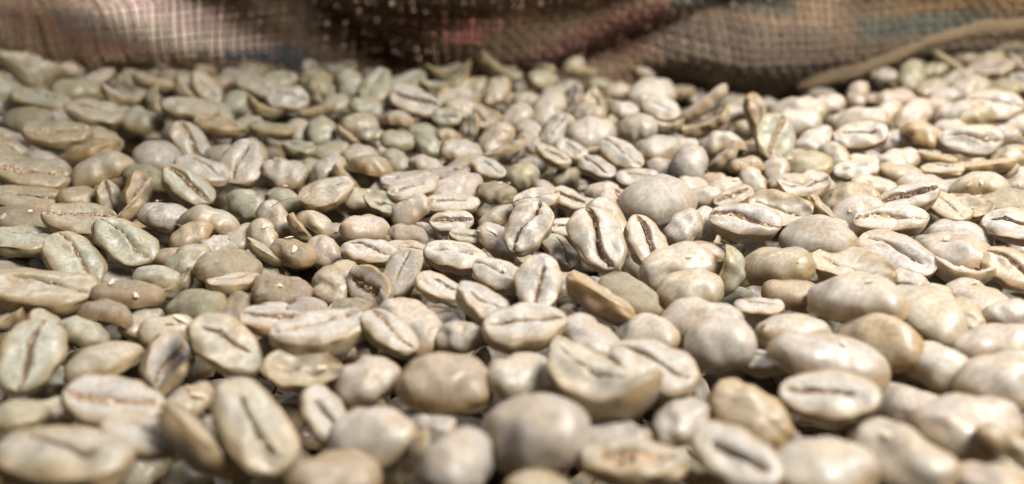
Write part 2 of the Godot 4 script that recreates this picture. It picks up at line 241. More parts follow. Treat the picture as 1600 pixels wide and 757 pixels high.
	["T", "t", -101.5, 2.5, -166.3, 16, 26, -12, 7.15, true, "broad tan bean lying crease up, its slot lined with torn brown skin"],
	["h", "h", 92.9, 2.3, -168.7, 4, 110, -175, 5.43, false, "honey-brown arched shell of a bean over a dark opening"],
	["n", "y", 68.7, 1.5, -168.4, -16, -143, 159, 5.61, false, "big mauve-grey bean lying back up behind the olive green bean"],
	["n", "y", -113.9, 1.5, -168.8, -15, -154, -141, 4.33, false, "mauve-grey bean lying back up in front of the crackled olive bean"],
	["n", "p", -3.9, 1.5, -169.2, -7, -116, 156, 6.00, false, "big pinkish bean lying back up beside the smooth white oval bean"],
	["n", "w", 18.5, 2.5, -170.5, -27, -143, 176, 6.93, false, "oval white bean with a faint pink bruise beside its tip"],
	["n", "h", -67.5, 2.4, -172.1, -2, 1, -11, 5.66, true, "honey-rimmed bean lying flat with a shiny pale face"],
	["n", "w", 10.7, 1.5, -171.9, -1, 61, 27, 5.34, true, "whitish bean lying crease up beside the pink-bruised bean"],
	["n", "o", -55.6, 1.5, -172.4, -3, 5, -9, 5.39, true, "olive bean lying crease up beside the honey-rimmed bean"],
	["n", "t", -94.2, 0.4, -172.1, -23, 172, -143, 4.31, false, "tan bean lying back up behind the wrinkled edge-on bean"],
	["k", "y", 88.7, 0, -172.5, -28, 157, 164, 4.04, false, "mauve-grey knobbly bean beside the honey-brown arch"],
	["r", "y", 29.1, 2.4, -174.2, -13, 179, 172, 4.77, false, "large smooth mauve-grey round bean standing proud in the middle rows"],
	["c", "c", 48.9, 1.5, -179.5, -16, -12, 41, 4.59, true, "cream curved bean on edge in front of the long white pointed bean"],
	["n", "c", -36.1, 1.5, -180, -22, -150, -170, 5.03, false, "cream bean lying back up behind the mushroom-cap bean"],
	["r", "oR", -117, 1.5, -181.6, -12, 177, -177, 5.84, false, "round olive bean with crackled papery skin"],
	["n", "w", 84.4, 1.5, -182.3, -31, 140, 158, 6.79, false, "big whitish bean lying back up behind the sparkling pale bean"],
	["n", "c", -101.4, 2.1, -182.8, 19, 17, -19, 6.66, true, "cream bean with honey rim and a short nick in its flat face"],
	["n", "g", -15.8, 1.5, -182.8, 41, 10, 2, 3.73, true, "small round pale bean showing its face with a short slanting crease"],
	["h", "c", -7.5, 1.5, -183.2, 12, -46, -11, 6.03, true, "big cream hollow folded bean beside the small pale round-faced bean"],
	["h", "o", 112.6, 1.5, -183.2, 6, -170, 167, 5.15, false, "olive hollow folded bean beside the knotted white bean"],
	["n", "w", 69.5, 0.6, -183.8, -24, -179, 170, 6.09, false, "big whitish bean lying back up behind the sideways-facing bean"],
	["n", "w", 0.9, 1.5, -184.6, -27, -136, 152, 4.75, false, "whitish bean lying back up beside the small pale round-faced bean"],
	["n", "p", 98.4, 1.6, -184.7, -13, -130, 147, 6.07, false, "big pinkish bean lying back up behind the honey-brown arch"],
	["h", "c", 18.5, 1.4, -185.1, -23, 156, 164, 4.95, false, "cream hollow folded bean behind the pink-bruised bean"],
	["n", "h", 59.3, 1.4, -185.1, 7, -38, -66, 5.51, true, "orange-tan bean on end with a dark groove down one side"],
	["n", "c", -79.3, 1.7, -186, 11, 11, -12, 6.64, true, "big cream bean lying crease up beside the honey-rimmed bean"],
	["c", "o", -62.1, 1.5, -188.5, -14, 16, -30, 5.10, true, "olive curved bean on edge beside the whitish slit bean"],
	["n", "w", 36.8, 1.5, -188.5, 18, -50, -19, 5.56, true, "big whitish bean lying crease up behind the mauve-grey round bean"],
	["k", "g", -93.3, -0.2, -187.8, -8, 159, -167, 6.58, false, "big grey-green knobbly bean beside the nicked cream bean"],
	["f", "w", 47.9, 2.4, -189.6, -15, -11, 41, 7.35, true, "long white pointed bean rising from the crest of the heap"],
	["T", "w", 120.6, 1.5, -190, 34, -28, 6, 6.57, true, "whitish knotted bean with a gaping torn crease far from the lens"],
	["n", "w", 110.5, 0.5, -189.8, -41, 168, 144, 4.80, false, "whitish bean lying back up beside the knotted white bean"],
	["n", "w", 9, 1.5, -191, -16, -114, 153, 6.64, false, "big whitish bean lying back up beside the pink-bruised bean"],
	["f", "c", -49.2, 0.5, -190.8, -14, 15, 11, 5.16, true, "cream thin flat bean beside the whitish slit bean"],
	["n", "g", -36.1, 1.5, -192, -32, -148, -164, 5.57, false, "big grey-green bean lying back up beside the small pale round-faced bean"],
	["n", "w", 71.7, 0.4, -192.1, -33, 141, 159, 7.76, false, "big whitish bean lying back up beside the orange-tan upright bean"],
	["T", "w", -24.7, 1.5, -193, 31, -17, -25, 6.84, true, "big whitish bean with torn crease beside the small pale round-faced bean"],
	["n", "p", 79.8, 1.5, -193.5, -29, 179, 159, 4.90, false, "pinkish bean lying back up behind the sparkling pale bean"],
	["n", "g", -119.9, 1.4, -193.5, 7, 9, -17, 7.07, true, "grey-faced bean with green rim and a thin brown crease along its far edge"],
	["c", "c", -91.4, 1.5, -194.1, -16, 21, -81, 4.90, true, "cream curved bean on edge beside the nicked cream bean"],
	["c", "c", -99.7, 1.5, -196.1, -12, 26, -17, 6.42, true, "big cream curved bean on edge beside the nicked cream bean"],
	["n", "wg", -57.8, 1.5, -196.1, 34, 9, -9, 5.44, true, "whitish round bean lying crease up with a brown slit across its middle"],
	["n", "p", 102.1, 0.5, -202.3, -19, -168, 180, 5.72, false, "big pinkish bean lying back up behind the sparkling pale bean"],
	["h", "c", -12.3, 1, -203.6, 5, 44, 14, 8.11, true, "big cream hollow folded bean in front of the olive boat-shaped bean"],
	["c", "c", -86.9, 0.5, -204.5, -13, 20, -45, 5.48, true, "cream curved bean on edge in front of the small orange bean"],
	["c", "g", -53.2, 0.5, -205.1, -16, 10, -76, 4.97, true, "grey-green curved bean on edge beside the whitish slit bean"],
	["n", "c", -82.5, 1.5, -206, 0, -33, -47, 5.47, true, "cream bean lying crease up in front of the small orange bean"],
	["n", "o", -117.7, 1.5, -207.2, -13, -136, -174, 7.21, false, "big pale yellow bean resting back up near the sack, smooth and egg-shaped"],
	["n", "w", 38.1, 0.5, -207.4, -23, -144, 171, 7.79, false, "big whitish bean lying back up beside the long white pointed bean"],
	["n", "g", -138.1, 1.4, -209, 0, 161, -151, 7.49, false, "big grey-green bean lying back up beside the grey-faced green bean"],
	["n", "c", -5.2, 0.5, -209.2, 3, -128, 159, 6.32, false, "big cream bean lying back up beside the olive boat-shaped bean"],
	["n", "c", -69.6, 0.5, -209.7, 16, -12, -17, 5.71, true, "big cream bean lying crease up beside the whitish slit bean"],
	["n", "g", -37.1, 0.5, -210.2, 10, 78, 32, 6.16, true, "big grey-green bean lying crease up beside the olive boat-shaped bean"],
	["n", "o", 132.8, 0.5, -210.3, -30, 126, 156, 6.35, false, "big olive bean lying back up in front of the far pinkish tan bean"],
	["c", "g", -18, 0.1, -210.5, -13, 6, 11, 7.55, true, "big grey-green curved bean on edge in front of the olive boat-shaped bean"],
	["n", "p", 125.6, 0.5, -210.8, -29, -148, 149, 5.93, false, "big pinkish bean lying back up in front of the far pinkish tan bean"],
	["n", "g", -44, 0.5, -212.1, -3, 127, -140, 6.18, false, "big grey-green bean lying back up beside the whitish slit bean"],
	["n", "c", -99.4, 0.5, -212.6, -12, 23, -23, 5.84, true, "big cream bean on its edge beside the small orange bean"],
	["f", "g", -136.4, 2.4, -215.7, -12, 29, -59, 7.85, true, "big grey-green thin flat bean behind the grey-faced green bean"],
	["n", "o", -53.1, 0.5, -215, -20, 144, -157, 7.16, false, "big olive bean lying back up beside the whitish slit bean"],
	["f", "g", -29.7, 0.5, -215.7, 13, 43, 5, 6.66, true, "big grey-green thin flat bean beside the olive boat-shaped bean"],
	["n", "p", 126.9, 0.5, -220.7, -13, 178, 150, 5.01, false, "pinkish bean lying back up beside the far pinkish tan bean"],
	["n", "p", 138.1, 1.5, -223.2, 15, -24, 15, 5.89, true, "pinkish tan bean lying crease up on the far mound under the hem"],
	["c", "o", -18.1, 0.5, -223.2, -12, 5, 3, 7.20, true, "olive bean bent like a boat, lying on its edge below the pink print"],
	["n", "b", -97.6, -0.5, -223.3, -37, -171, -168, 5.38, false, "brown bean lying back up beside the small orange bean"],
	["c", "o", -136.7, 0.5, -224, 3, -108, 172, 8.33, false, "big olive curved bean beside the big pale yellow bean"],
	["n", "h", -92, -0.6, -233.7, -22, -131, -162, 3.70, false, "small orange-brown bean in the shade at the foot of the sack"],
	["n", "o", -6.2, -0.5, -234, -13, -1, -40, 5.97, true, "big olive bean on its edge beside the olive boat-shaped bean"],
	["f", "o", 132.2, 0.5, -236.2, -10, -31, -26, 5.43, true, "olive thin flat bean beside the far pinkish tan bean"],
	["n", "t", 156.8, 0.5, -248.2, -50, 127, -179, 6.20, false, "big tan bean lying back up behind the far pinkish tan bean"],
]
# the same for beans too small or too hidden to pick out one by one
const MORE := [
	["n", "y", 12.8, 1, -80.9, 28, 140, -175, 3.70],
	["k", "b", 8, 1.5, -97, 3, -118, 165, 1.99],
	["n", "c", -54.3, 0.2, -96.9, -16, -113, -174, 3.72],
	["n", "t", -15.7, 0.8, -102.9, 1, -109, 166, 3.70],
	["k", "b", -15, 1.5, -110.4, 21, -116, 163, 2.58],
	["n", "y", -64.9, -0.4, -110.9, -28, -120, -167, 3.71],
	["n", "g", -83.2, -0.1, -112, -31, -137, -150, 3.70],
	["n", "c", -40.6, -1.2, -112.2, -5, -113, 176, 3.70],
	["n", "tR", -57.6, 1, -115.2, -2, 169, 173, 3.68],
	["k", "y", -50.2, 1.1, -118.3, -26, -128, -166, 3.41],
	["n", "c", -43.5, 1.5, -122, -5, 117, -154, 3.70],
	["n", "wR", -48, 0.4, -123.5, -6, -121, 167, 3.73],
	["k", "p", -14.5, 0.5, -124.5, 26, 135, -161, 3.27],
	["n", "g", -22.6, -1, -125.4, -6, 159, 169, 3.70],
	["n", "p", -32, -0.6, -126.2, -20, 163, 169, 3.70],
	["T", "c", -77.7, 0.9, -137.4, -11, -16, -70, 3.70],
	["n", "w", 37, 0.9, -139.1, -31, 178, 159, 3.70],
	["n", "w", 17.6, 1.1, -141.3, -19, 162, 170, 3.70],
	["n", "w", -33.1, -0.8, -141.5, -15, 165, 173, 3.73],
	["n", "y", 44.6, -0.5, -143, -25, -178, 164, 3.70],
	["n", "w", 36.5, 0.8, -144.9, -21, -161, -171, 3.65],
	["n", "w", 48.6, 1.1, -146.4, -26, 93, -157, 3.70],
	["n", "y", 7.3, -0.6, -145.7, 24, 131, -164, 3.70],
	["n", "h", 41, 0.2, -146.8, -36, 163, 165, 3.69],
	["n", "c", -31.5, 0.3, -149.6, -27, -144, 173, 3.72],
	["n", "p", 54.7, 1.4, -151.6, 7, -115, 145, 3.70],
	["n", "t", -11.3, 1.5, -153.7, 16, -144, 167, 3.74],
	["n", "g", -24.2, 1.4, -155.8, -4, 128, -158, 4.25],
	["n", "w", 75.1, 1.1, -156.4, -18, 175, 175, 3.71],
	["h", "c", 69.1, 1.5, -158, -32, 86, -155, 4.29],
	["n", "o", 12, -2.3, -156.1, -21, -99, 150, 4.30],
	["n", "g", -44.3, -0.3, -157.2, -13, 178, 169, 3.70],
	["k", "wg", -32.8, 1.5, -160.2, -19, -135, -170, 4.34],
	["n", "w", 0.8, 0, -163, -19, 3, 49, 3.70],
	["n", "y", 4.5, -2.1, -162.3, -13, -170, -175, 3.70],
	["n", "g", -18.8, 1.5, -166, -6, 117, -153, 4.12],
	["n", "w", 53.2, -0.2, -167, -9, -161, -174, 3.70],
	["n", "g", -57.6, -0.5, -167.9, 27, 145, -146, 3.69],
	["n", "p", 4, 0.5, -169.9, -18, 123, -164, 3.68],
	["n", "w", 40.2, -0.7, -169.6, -35, -176, 180, 3.70],
	["n", "y", 111.9, 1.5, -170.9, -38, 136, 152, 4.54],
	["f", "c", -38.2, 0.5, -173, -17, 10, -40, 3.71],
	["n", "g", -44.3, 1.5, -174.2, -22, -82, 147, 4.66],
	["n", "p", -62.2, -0.8, -173.8, -16, 177, -178, 3.70],
	["h", "h", -15.6, -0.1, -174.2, 5, -176, -178, 3.70],
	["h", "g", -32.9, 0.2, -174.5, -2, -165, -173, 3.70],
	["n", "w", 4.7, 0.9, -175.1, -0, 126, -161, 4.87],
	["n", "c", -9.4, 1.5, -175.5, -15, 50, 52, 3.77],
	["c", "c", 37.1, 1.5, -176, -16, -11, 10, 3.76],
	["n", "wg", -50.1, 0.5, -176.6, 5, 126, -148, 4.32],
	["n", "w", 104, 1.1, -177.9, -19, 161, 167, 3.70],
	["c", "c", 41.5, -0, -178.3, -16, -13, 6, 3.70],
	["n", "g", -21.5, -0.3, -179.5, -18, -167, -173, 3.70],
	["n", "w", 121.8, 0.5, -180.4, -31, 178, 138, 4.01],
	["h", "c", -27.7, 1.5, -181.4, 2, 172, -177, 4.15],
	["n", "g", -64.1, 0.5, -182.8, -21, -146, 178, 3.70],
	["n", "g", -71.8, 0.7, -189, 21, 144, -145, 3.98],
	["n", "w", 93.6, 1.3, -189.4, 11, -149, 149, 4.60],
	["n", "w", 29, 1.4, -189.5, -18, -164, -165, 4.73],
	["r", "y", -113.9, -0.8, -188.3, -16, -157, -166, 3.70],
	["n", "y", 55.8, 0.5, -190.3, -12, 175, 175, 3.90],
	["n", "b", -128.6, 1.5, -192, -22, 176, -149, 3.83],
	["n", "w", -12.6, 1.5, -192.5, -24, -147, -167, 5.07],
	["h", "t", 22, 1.5, -194.1, -12, 83, 36, 5.31],
	["r", "g", -71.7, 1, -195.4, 6, -106, 155, 4.73],
	["n", "w", 16, 1.5, -196.7, 1, 40, 58, 4.14],
	["n", "p", 107.8, 0.5, -196.4, -24, 143, 155, 4.50],
	["n", "g", -45.6, 0.5, -198, -28, -124, 169, 4.29],
	["n", "c", 3.4, -0, -202.3, -37, 176, 178, 3.70],
	["n", "w", 116, 0.5, -204.5, -33, 173, 169, 3.87],
	["n", "p", 92.8, 0.5, -205.7, 12, -125, 135, 4.18],
	["n", "w", 12.1, 0.5, -207.4, -8, 180, 179, 4.33],
	["n", "t", 116.1, 0.5, -212, -15, -158, 164, 4.85],
	["n", "b", 29.7, -0.5, -211.6, -42, -171, -178, 4.08],
	["n", "g", -65, 0.5, -216.3, 21, 30, -2, 4.80],
	["f", "c", -111.8, -1.5, -218, -14, 31, 66, 3.70],
	["n", "b", -84, -1, -222.7, -32, -131, 162, 3.68],
	["n", "o", -108.5, -0.5, -223.3, -41, -163, -162, 4.64],
	["n", "o", 9.3, -0.5, -223.9, -30, -156, -171, 4.99],
	["n", "y", -81.5, -0.8, -226.3, -37, 177, -175, 4.52],
	["n", "o", 117.3, -0.5, -227.2, -1, -113, 137, 5.58],
	["n", "b", -77.2, -0.5, -231.3, -29, -164, -169, 4.98],
	["n", "p", 151.1, 0.5, -232.7, -10, -35, -34, 4.40],
	["n", "o", 126, -0.5, -232.6, -7, 171, 160, 4.48],
	["n", "y", -54.2, -0.5, -233.3, -3, 156, 176, 5.04],
	["n", "b", -133, -1.4, -234.6, -40, -145, -157, 4.21],
	["n", "o", -147.3, 0.5, -236.9, -38, -125, -160, 6.31],
	["n", "t", 145.7, 0.5, -239.7, 7, -167, 162, 5.89],
	["n", "b", -158.7, 0.3, -244.3, -35, -174, -167, 3.70],
	["n", "b", 141.1, 0.5, -245.2, -29, 161, 165, 4.61],
	["n", "t", 167.7, 0.5, -261.3, -5, -173, 175, 5.82],
]

# real base colours (linear)
const TINT := {
	"w": Color(0.406, 0.385, 0.363), "c": Color(0.388, 0.362, 0.312), "g": Color(0.335, 0.335, 0.285), "y": Color(0.372, 0.352, 0.342), "t": Color(0.339, 0.305, 0.240), "b": Color(0.316, 0.270, 0.217), "o": Color(0.330, 0.313, 0.236), "h": Color(0.379, 0.321, 0.244), "p": Color(0.393, 0.359, 0.333)}

# deep gaps between the beans: x, z, radius
const GAPS := [
	Vector3(36.5, -104.9, 6.0),
	Vector3(66.9, -108.0, 5.0),
	Vector3(10.9, -110.4, 6.0),
	Vector3(24.6, -108.4, 4.0),
	Vector3(6.5, -147.7, 7.0),
	Vector3(-52.1, -142.9, 6.0),
	Vector3(-45.6, -108.4, 5.0),
	Vector3(-39.9, -134.2, 5.0),
	Vector3(-85.5, -164.2, 4.0),
	Vector3(-97.9, -163.5, 4.0),
	Vector3(-26.2, -148.3, 4.0),
	Vector3(-70.1, -111.4, 5.0),
	Vector3(-64.2, -105.4, 5.0),
	Vector3(-54.3, -94.9, 4.0),
	Vector3(-43.2, -83.7, 5.0),
	Vector3(50.7, -84.4, 7.0),
	Vector3(36.5, -82.3, 4.0),
	Vector3(37.3, -97.3, 4.0),
	Vector3(-5.3, -100.8, 4.0),
	Vector3(-19.7, -137.0, 3.0),
	Vector3(-30.5, -142.9, 5.0),
	Vector3(40.7, -157.9, 4.0),
	Vector3(25.8, -159.7, 5.0),
	Vector3(80.1, -161.6, 3.0),
	Vector3(-4.8, -76.0, 6.0),
	Vector3(29.9, -114.6, 3.0),
	Vector3(-32.1, -114.6, 5.0),
	Vector3(-53.9, -163.5, 4.0),
	Vector3(26.4, -82.3, 4.0),
	Vector3(48.9, -96.5, 4.0),
	Vector3(16.8, -77.2, 4.0),
	Vector3(-76.9, -180.0, 5.0),
	Vector3(50.1, -159.7, 5.0),
	Vector3(54.8, -121.4, 4.0),
	Vector3(-71.0, -94.0, 4.0),
	Vector3(10.5, -82.3, 3.0),
	Vector3(68.3, -119.0, 3.0),
	Vector3(-8.0, -76.6, 5.0),
]

var rng := RandomNumberGenerator.new()
var mats := {}
var shapes := {}
var taken := {}


class Shape:
	# one bean of half length 1: x along the bean, y out of its flat face, z across
	var kind := "n"
	var b := 0.74
	var dome := 0.60
	var face := 0.15
	var egg := 0.0
	var bend := 0.0
	var side := 0.0
	var hollow := 0.0
	var groove := 0.30
	var gw := 0.055
	var g0 := -0.86
	var g1 := 0.80
	var s_amp := 0.10
	var s_freq := 2.6
	var s_off := 0.0
	var lump := 0.02
	var ridge := 0.0
	var blunt := 2.3
	var lift := 0.0
	var dent := 0.0
	var nz := FastNoiseLite.new()
	var fine := FastNoiseLite.new()

	func setup(k: String, n: int, r: RandomNumberGenerator) -> void:
		kind = k
		nz.seed = n * 7 + k.unicode_at(0) * 131
		nz.noise_type = FastNoiseLite.TYPE_SIMPLEX_SMOOTH
		nz.frequency = 0.9
		nz.fractal_octaves = 1
		fine.seed = nz.seed + 5
		fine.noise_type = FastNoiseLite.TYPE_SIMPLEX_SMOOTH
		fine.frequency = 4.5
		fine.fractal_octaves = 2
		egg = r.randf_range(-0.14, 0.14)
		bend = r.randf_range(-0.05, 0.07)
		side = r.randf_range(-0.05, 0.05)
		s_amp = r.randf_range(0.05, 0.20) * (1.0 if r.randf() < 0.6 else -1.0)
		s_freq = r.randf_range(1.8, 3.0)
		s_off = r.randf_range(-0.10, 0.10)
		b = r.randf_range(0.65, 0.73)
		dome = r.randf_range(0.50, 0.60)
		groove = r.randf_range(0.08, 0.14)
		gw = r.randf_range(0.014, 0.028)
		blunt = r.randf_range(2.1, 2.7)
		lift = r.randf_range(-0.05, 0.05)
		lump = r.randf_range(0.035, 0.065)
		g0 = r.randf_range(-0.95, -0.5)
		g1 = r.randf_range(0.45, 0.92)
		match k:
			"T":
				gw = r.randf_range(0.028, 0.055)
				groove = r.randf_range(0.13, 0.20)
				lump = 0.045
				g0 = -0.97
				g1 = 0.95
				lift = r.randf_range(-0.12, 0.12)
				dent = 0.05
			"r":
				b = r.randf_range(0.80, 0.87)
				dome = r.randf_range(0.66, 0.74)
				face = 0.45
				groove = 0.08
				lump = 0.03
				blunt = 2.05
			"c":
				blunt = 3.2
				b = r.randf_range(0.52, 0.62)
				dome = r.randf_range(0.48, 0.58)
				bend = r.randf_range(0.26, 0.42)
				groove = 0.12
				hollow = r.randf_range(0.0, 0.12)
			"h":
				dome = r.randf_range(0.56, 0.66)
				hollow = r.randf_range(0.16, 0.30)
				groove = 0.06
				bend = r.randf_range(-0.10, 0.22)
				face = 0.14
				lump = 0.06
			"f":
				blunt = 3.0
				b = r.randf_range(0.56, 0.66)
				dome = r.randf_range(0.34, 0.42)
				bend = r.randf_range(-0.1, 0.15)
				groove = 0.05
				lump = 0.04
			"k":
				lump = 0.07
				ridge = 0.10
				groove = 0.2
				face = 0.2
				b = r.randf_range(0.66, 0.76)
			"B":
				lump = 0.06
				ridge = 0.05
				groove = 0.26
				gw = 0.10
				hollow = 0.02
				dent = 0.1

	func taper(s: float) -> float:
		return sqrt(maxf(0.0, 1.0 - pow(absf(s), blunt)))

	func zc(s: float) -> float:
		return b * (s_off + s_amp * sin(s * s_freq + 0.3))

	func in_groove(s: float) -> float:
		return smoothstep(g0 - 0.08, g0 + 0.1, s) * (1.0 - smoothstep(g1 - 0.1, g1 + 0.08, s))

	func width_here(s: float) -> float:
		return gw * (1.0 + 0.55 * nz.get_noise_2d(s * 4.5, 9.0)) * (0.6 + 0.4 * taper(s))

	func half_width(s: float) -> float:
		return b * taper(s) * (1.0 + egg * s) * (1.0 + 0.10 * nz.get_noise_2d(s * 1.8, 3.0))

	func bent(p: Vector3) -> Vector3:
		return Vector3(p.x * (1.0 - 0.25 * absf(bend) * p.x * p.x), p.y + bend * (p.x * p.x - 0.3), p.z + side * (p.x * p.x - 0.3))

	func top(s: float, q: float, t: float, w: float) -> float:
		var y := face * pow(t, 0.7) * pow(maxf(0.0, 1.0 - pow(absf(q), 3.0)), 0.50)
		y -= hollow * t * pow(maxf(0.0, 1.0 - q * q), 0.8) * (1.0 + 0.25 * nz.get_noise_2d(s * 1.2, q * 1.0))
		var dz := q * w - zc(s)
		var g := in_groove(s)
		var wd := width_here(s)
		y += g * (-groove * t * exp(-dz * dz / (wd * wd)) - 0.07 * t * exp(-dz * dz / (wd * wd * 10.0)))
		y += lift * t * signf(dz) * exp(-absf(dz) / 0.22) * g * (1.0 - exp(-dz * dz / (wd * wd)))
		y += 0.02 * sin(q * 5.0 + s * 2.0) * t
		return y

	func rough(p: Vector3) -> float:
		var d := lump * nz.get_noise_3d(p.x * 1.6, p.y * 1.6 + 4.0, p.z * 1.6) * 1.6 + 0.008 * fine.get_noise_3dv(p)
		if ridge > 0.0:
			d -= ridge * maxf(0.0, 0.30 - absf(nz.get_noise_3d(p.x * 2.0 + 9.0, p.y * 2.0, p.z * 2.0)) * 1.4)
		return d

	func on_face(s: float, z: float, up: float) -> Vector3:
		var t := taper(s)
		var w := maxf(half_width(s), 0.01)
		var q := clampf(z / w, -0.98, 0.98)
		var p := Vector3(s, top(s, q, t, w) + up, q * w)
		p += Vector3(0, rough(p), 0)
		return bent(p)


func _ready() -> void:
	# camera
	var cam := Camera3D.new()
	cam.name = "camera"
	cam.position = EYE
	cam.rotation_degrees = Vector3(-PITCH, 0, 0)
	cam.near = 0.004
	cam.far = 5.0
	var lens := CameraAttributesPhysical.new()
	lens.frustum_near = 0.004
	lens.frustum_far = 5.0
	lens.frustum_focal_length = 39.06
	lens.frustum_focus_distance = 0.132
	lens.exposure_aperture = 39.06 / 2.6
	cam.attributes = lens
	cam.fov = 34.16
	add_child(cam)
	cam.current = true
	# surroundings and exposure
	var world := WorldEnvironment.new()
	world.name = "surroundings"
	var env := Environment.new()
	env.background_mode = Environment.BG_COLOR
	env.background_color = Color(0.62, 0.60, 0.57)
	env.background_energy_multiplier = 0.022
	env.tonemap_mode = Environment.TONE_MAPPER_LINEAR
	env.tonemap_exposure = 1.26
	env.sdfgi_enabled = true
	env.ssao_enabled = true
	env.ssil_enabled = true
	world.environment = env
	add_child(world)
	# the room's lamps, overhead and outside the picture
	lamp("ceiling_lamp_light", Vector3(0.17, 0.25, -0.085), Vector3(0.05, 0, -0.135), Vector2(0.13, 0.13), 0.178, Color(1.0, 0.978, 0.94))
	lamp("far_ceiling_lamp_light", Vector3(-0.35, 0.60, 0.20), Vector3(0, 0, -0.16), Vector2(0.4, 0.12), 0.03, Color(1.0, 0.98, 0.955))
	lamp("back_lamp_light", Vector3(-0.07, 0.17, -0.270), Vector3(-0.07, 0.0, -0.34), Vector2(0.36, 0.05), 0.15, Color(1.0, 0.97, 0.95))
	rng.seed = 11
	make_materials()
	make_sack()
	make_beans()
	make_fibres()


func lamp(called: String, at: Vector3, towards: Vector3, size: Vector2, energy: float, colour: Color) -> void:
	var l := AreaLight3D.new()
	l.name = called
	l.area_size = size
	l.light_color = colour
	l.light_energy = energy
	l.area_range = 4.0
	l.area_attenuation = 2.0
	l.shadow_enabled = true
	add_child(l)
	l.look_at_from_position(at, towards, Vector3(0, 0, -1))


# ---------------------------------------------------------------- materials

func noise_tex(freq: float, octaves: int, lo: Color, hi: Color, sd: int, kind := FastNoiseLite.TYPE_SIMPLEX_SMOOTH, at0 := 0.0, at1 := 1.0, size := 256) -> NoiseTexture2D:
	var n := FastNoiseLite.new()
	n.seed = sd
	n.noise_type = kind
	n.frequency = freq
	n.fractal_octaves = octaves
	var t := NoiseTexture2D.new()
	t.width = size
	t.height = size
	t.seamless = true
	t.noise = n
	var g := Gradient.new()
	g.set_color(0, lo)
	g.set_color(1, hi)
	g.set_offset(0, at0)
	g.set_offset(1, at1)
	t.color_ramp = g
	return t


func mottled() -> ImageTexture:
	# faint cloudy tone, fine fibres and a few dark specks
	var n := FastNoiseLite.new()
	n.seed = 3
	n.noise_type = FastNoiseLite.TYPE_SIMPLEX_SMOOTH
	n.frequency = 0.012
	n.fractal_octaves = 4
	var f := FastNoiseLite.new()
	f.seed = 14
	f.noise_type = FastNoiseLite.TYPE_SIMPLEX_SMOOTH
	f.frequency = 0.07
	f.fractal_octaves = 2
	var size := 512
	var cloud := n.get_seamless_image(size, size)
	var grain := f.get_seamless_image(size, size)
	var img := Image.create(size, size, false, Image.FORMAT_RGB8)
	for y in size:
		for x in size:
			var k := smoothstep(0.3, 0.7, cloud.get_pixel(x, y).r)
			var g := smoothstep(0.55, 0.9, grain.get_pixel(x, y).r)
			var c := Color(0.90, 0.875, 0.83).lerp(Color(1, 1, 1), k)
			c = c.lerp(Color(0.80, 0.74, 0.66), g * 0.25)
			img.set_pixel(x, y, c)
	var r := RandomNumberGenerator.new()
	r.seed = 5
	for s in 26:
		var cx := r.randi_range(4, size - 5)
		var cy := r.randi_range(4, size - 5)
		var rad := r.randf_range(1.2, 3.2)
		var tone := Color(0.35, 0.27, 0.20) if r.randf() < 0.6 else Color(0.62, 0.47, 0.30)
		for dy in range(-4, 5):
			for dx in range(-4, 5):
				var d := Vector2(dx, dy * r.randf_range(0.8, 1.3)).length()
				if d < rad:
					img.set_pixel(cx + dx, cy + dy, img.get_pixel(cx + dx, cy + dy).lerp(tone, clampf((rad - d) * 0.8, 0.0, 0.85)))
	return ImageTexture.create_from_image(img)


